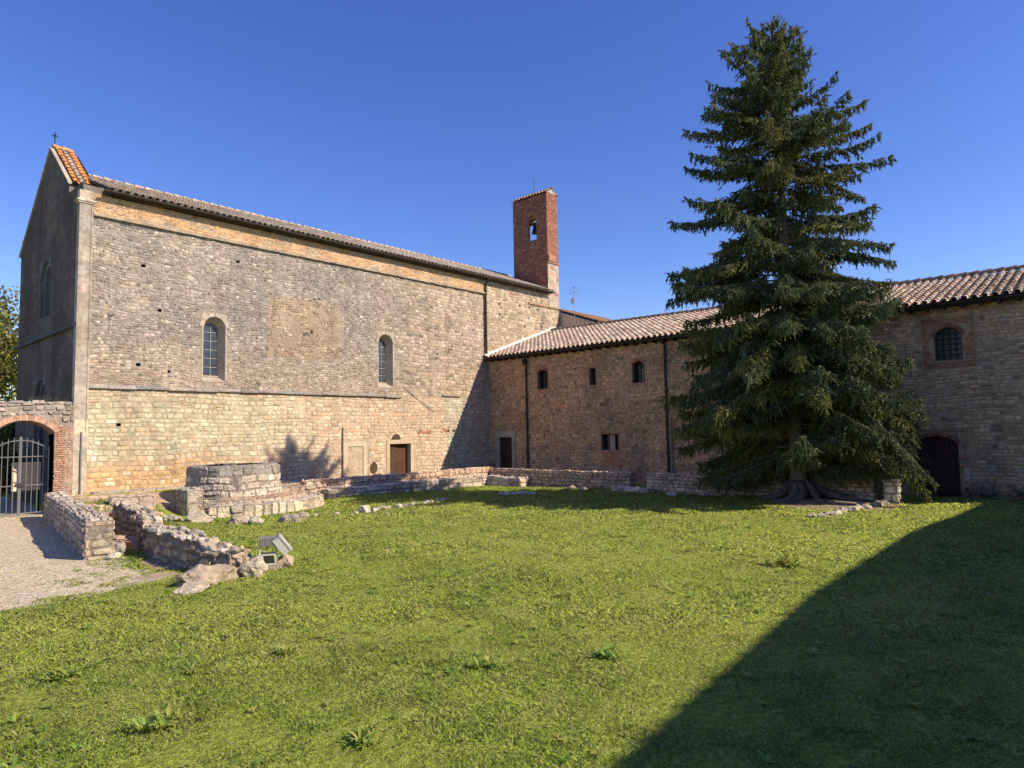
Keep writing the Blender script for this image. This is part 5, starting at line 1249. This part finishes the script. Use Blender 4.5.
def make_grass():
    rs = np.random.RandomState(17); V = []; F = []; C = []; off = 0
    fw = np.array([math.sin(rad(48)), math.cos(rad(48))])
    for (d0, d1, n, h, w_) in ((2.6, 5.5, 150000, .042, .0034), (5.5, 9, 330000, .045, .0042), (9, 14, 280000, .050, .0066), (14, 20, 220000, .058, .010), (20, 31, 170000, .075, .017)):
        a = rad(48) + rs.uniform(-rad(56), rad(56), n); d = np.sqrt(rs.uniform(d0 * d0, d1 * d1, n)); x, y = d * np.sin(a), d * np.cos(a)
        gp = x < path_edge(y); keep = ~in_blocked(x, y)
        fr = (y < 16.5) & (y > 11.3) & (x < path_edge(y) + .65) & (x < 5.0) & ~gp; keep &= ~(fr & (snoise(x, y, .45, 51) * .6 + snoise(x, y, .14, 52) * .4 > .47 + .30 * (x - path_edge(y))))
        sparse = gp & (snoise(x, y, .5, 9) + .8 * snoise(x, y, 1.7, 8) < .74 + .55 * np.clip((path_edge(y) - x) / 2.5, -.2, 1)); keep &= ~(sparse & (rs.rand(n) < .97))
        bare = snoise(x, y, .9, 5) * .6 + snoise(x, y, .3, 6) * .4; keep &= ~((bare > .74) & (rs.rand(n) < .6))
        keep &= ~(((np.hypot((x - 22.3) / 1.4, (y - 6.7) / 1.8) < .95) | (np.hypot((x - 5.35) / .35, (y - 14.2) / .8) < 1) | (np.hypot((x - 4.75) / .45, (y - 13.1) / .4) < 1) | (np.hypot((x - 5.1) / .3, (y - 12.3) / .25) < 1)) & (rs.rand(n) < .82))
        inner = (x > wallA_x(y) + .2) & (x < 9) & (y > 17.5) & ((x < 6.2) | (y > 21.4)); keep &= ~(inner & (snoise(x, y, .8, 12) < .62))
        x, y = x[keep], y[keep]; n = len(x); z = gz(x, y)
        tall = snoise(x, y, 1.1, 1) * .5 + snoise(x, y, .35, 2) * .5
        H = h * (.25 + .6 * rs.rand(n)) * (.4 + 1.7 * tall ** 1.8); az = rs.rand(n) * 6.283; lean = H * (.5 + 1.5 * rs.rand(n)); W = w_ * (.6 + .8 * rs.rand(n))
        dx, dy = np.cos(az), np.sin(az); fa = rs.rand(n) * 6.283; sx, sy = np.cos(fa) * W, np.sin(fa) * W; o = np.zeros(n)
        p = np.stack([x, y, z - .005], 1)
        v = np.stack([p + np.stack([-sx, -sy, o], 1), p + np.stack([sx, sy, o], 1),
                      p + np.stack([dx * lean * .4 + sx * .8, dy * lean * .4 + sy * .8, H * .62], 1), p + np.stack([dx * lean, dy * lean, H], 1), p + np.stack([dx * lean * .4 - sx * .8, dy * lean * .4 - sy * .8, H * .62], 1)], 1)
        V.append(v.reshape(-1, 3)); F.append(np.arange(n * 5).reshape(n, 5) + off); off += n * 5
        yel = snoise(x, y, 2.6, 3) * .6 + snoise(x, y, .7, 4) * .4; q = np.clip((yel - .35) * 2.6, 0, 1)[:, None]
        c = np.array([.40, .53, .085]) * (1 - q) + np.array([.59, .645, .125]) * q
        r = rs.rand(n, 1); c = np.where(r < .15, np.array([.66, .62, .30]), np.where(r > .84, np.array([.15, .22, .06]), c)); dk = np.clip((snoise(x, y, .45, 41) * .55 + snoise(x, y, .17, 42) * .45 - .56) * 4, 0, 1)[:, None]; br = np.clip((snoise(x, y, .8, 43) * .5 + snoise(x, y, .22, 44) * .5 - .60) * 5, 0, 1)[:, None]; c = c * (1 - .25 * dk); c = c * (1 - .3 * br) + np.array([.62, .54, .22]) * .3 * br; c = c * (1 + .30 * rs.normal(size=(n, 1))) ; C.append(np.clip(c, .02, .88))
    o = np_mesh('grass', np.concatenate(V), np.concatenate(F), np.concatenate(C), M['grass']); tag(o, 'short green lawn grass with yellowish patches', 'grass', kind='stuff')
    print('blades', off // 5)
make_grass()
def rosette(mb_v, mb_f, mb_c, x, y, r, rs, nl=None, col=(.075, .13, .03), up=.5):
    """leaves of a broadleaf weed as bent strips"""
    nl = nl or rs.randint(8, 15); z = float(gz(x, y)); a0 = rs.rand() * 6.28
    for k in range(nl):
        a = a0 + 6.2832 * k / nl + rs.uniform(-.3, .3); l = r * rs.uniform(.6, 1.15); w_ = l * rs.uniform(.08, .15); u = up * rs.uniform(.4, 1.6)
        d = np.array([math.cos(a), math.sin(a), 0]); s = np.array([-d[1], d[0], 0]); b = len(mb_v)
        for t, ww in ((.05, .25), (.35, .8), (.65, 1.0), (.88, .6)):
            c = np.array([x, y, z]) + d * l * t + np.array([0, 0, l * u * (t - .62 * t * t) + .01]); dz = np.array([0, 0, .25 * ww * w_]); mb_v += [c - s * w_ * ww + dz, c, c + s * w_ * ww + dz]
        mb_v.append(np.array([x, y, z]) + d * l + np.array([0, 0, l * u * .36 + .005])); cc = np.clip(np.array(col) * (1 + .25 * rs.normal()), .02, .4)
        for q in range(3):
            for e in (0, 1): i = b + q * 3 + e; mb_f.append((i, i + 1, i + 4, i + 3)); mb_c.append(cc)
        for e in (0, 1): mb_f.append((b + 9 + e, b + 10 + e, b + 12, b + 12)); mb_c.append(cc)
def build_weeds(name, spots, rs, label=None, cat=None, group=None, kind=None):
    v, f, c = [], [], []
    for (x, y, r, nl, col, up) in spots: rosette(v, f, c, x, y, r, rs, nl, col, up)
    o = MB(); o.v = [tuple(p) for p in v]; o.f = [q if q[2] != q[3] else q[:3] for q in f]; o.c = [tuple(q) for q in c]
    ob = o.build(name, M['weedleaf']); tag(ob, label, cat, group, kind); return ob
rs = np.random.RandomState(23); sp_ = []
while len(sp_) < 1500:
    a = rad(48) + rs.uniform(-rad(54), rad(54)); d = math.sqrt(rs.uniform(14, 420)); x, y = d * math.sin(a), d * math.cos(a)
    if in_blocked(np.array([x]), np.array([y]))[0] or x < float(path_edge(y)) - .1: continue
    if snoise(np.array([x]), np.array([y]), 1.6, 31)[0] < .48 and rs.rand() < .8: continue
    col = [(.28, .44, .07), (.40, .50, .08), (.20, .32, .06), (.50, .54, .09)][rs.randint(4)]
    sp_.append((x, y, rs.uniform(.035, .10), None, col, rs.uniform(.4, 1.2)))
build_weeds('broadleaf_weeds', sp_, rs, 'scattered plantain and clover rosettes in the lawn', 'weeds', kind='stuff')
WPL = [(3.35, 4.7, .13, 'dark leafy weed clump with withered centre at the bottom edge of the lawn'), (2.35, 6.3, .15, 'tuft of pointed leaves in the lower left of the lawn'), (4.0, 7.2, .13, 'broad leaved clump in the middle of the sunlit lawn'),
       (1.2, 6.1, .15, 'yellowish upright leaf tuft near the left edge of the lawn'), (12.3, 4.6, .22, 'dark grass tussock standing in the building shadow'), (5.2, 5.1, .12, 'low spreading weed beside the shadow edge'),
       (6.3, 4.3, .13, 'small pale weed just outside the tip of the building shadow'), (2.2, 8.4, .14, 'long bladed weed tuft below the ruined wall')]
for (x, y, r, lab) in WPL:
    build_weeds('weed_clump', [(x + rs.normal() * r * .6, y + rs.normal() * r * .6, r * rs.uniform(.5, 1), None, [(.22, .36, .06), (.32, .44, .07), (.42, .48, .08)][rs.randint(3)], rs.uniform(.8, 1.8)) for _ in range(12)], rs, lab, 'weed')
# taller weeds at the foot of the wing, beside the red door
for (x, y, lab) in ((26.5, 4.3, 'dry weeds in front of the dark red arched door'), (26.6, 3.4, 'grey green weeds under the pale plaque'), (26.7, 2.3, 'bushy weeds at the wall foot near the right edge of the photo')):
    v, f, c = [], [], []; m = MB()
    for k in range(70):
        px, py = x + rs.normal() * .25, y + rs.normal() * .35; h = rs.uniform(.15, .55); lx, ly = rs.normal() * .12, rs.normal() * .12; z = float(gz(px, py)); cc = clampc(np.array([(.12, .13, .06), (.2, .16, .1), (.08, .11, .04)][k % 3]) * rs.uniform(.7, 1.2))
        m.poly([(px - .008, py, z), (px + .008, py, z), (px + lx, py + ly, z + h)], cc)
        for q in range(5): t = rs.uniform(.3, 1); a = rs.rand() * 6.28; b = Vector((px + lx * t, py + ly * t, z + h * t)); e = Vector((math.cos(a), math.sin(a), .3)) * .09; s = Vector((-e.y, e.x, 0)) * .3; m.poly([b, b + e * .5 + s, b + e, b + e * .5 - s], cc)
    o = m.build('wall_weeds', M['grass']); tag(o, lab, 'plant')
v = MB()
for k in range(60):      # weeds on the gate wall
    px = rs.uniform(5.6, 6.8); py = 26.3 + rs.uniform(.1, .5); h = rs.uniform(.08, .32); v.poly([(px - .01, py, 3.74), (px + .01, py, 3.74), (px + rs.normal() * .1, py + rs.normal() * .05, 3.75 + h)], clampc(np.array((.14, .14, .07)) * rs.uniform(.6, 1.2)))
tag(v.build('wall_top_weeds', M['grass']), 'dry grass tuft growing on top of the gate wall beside the church corner', 'plant')
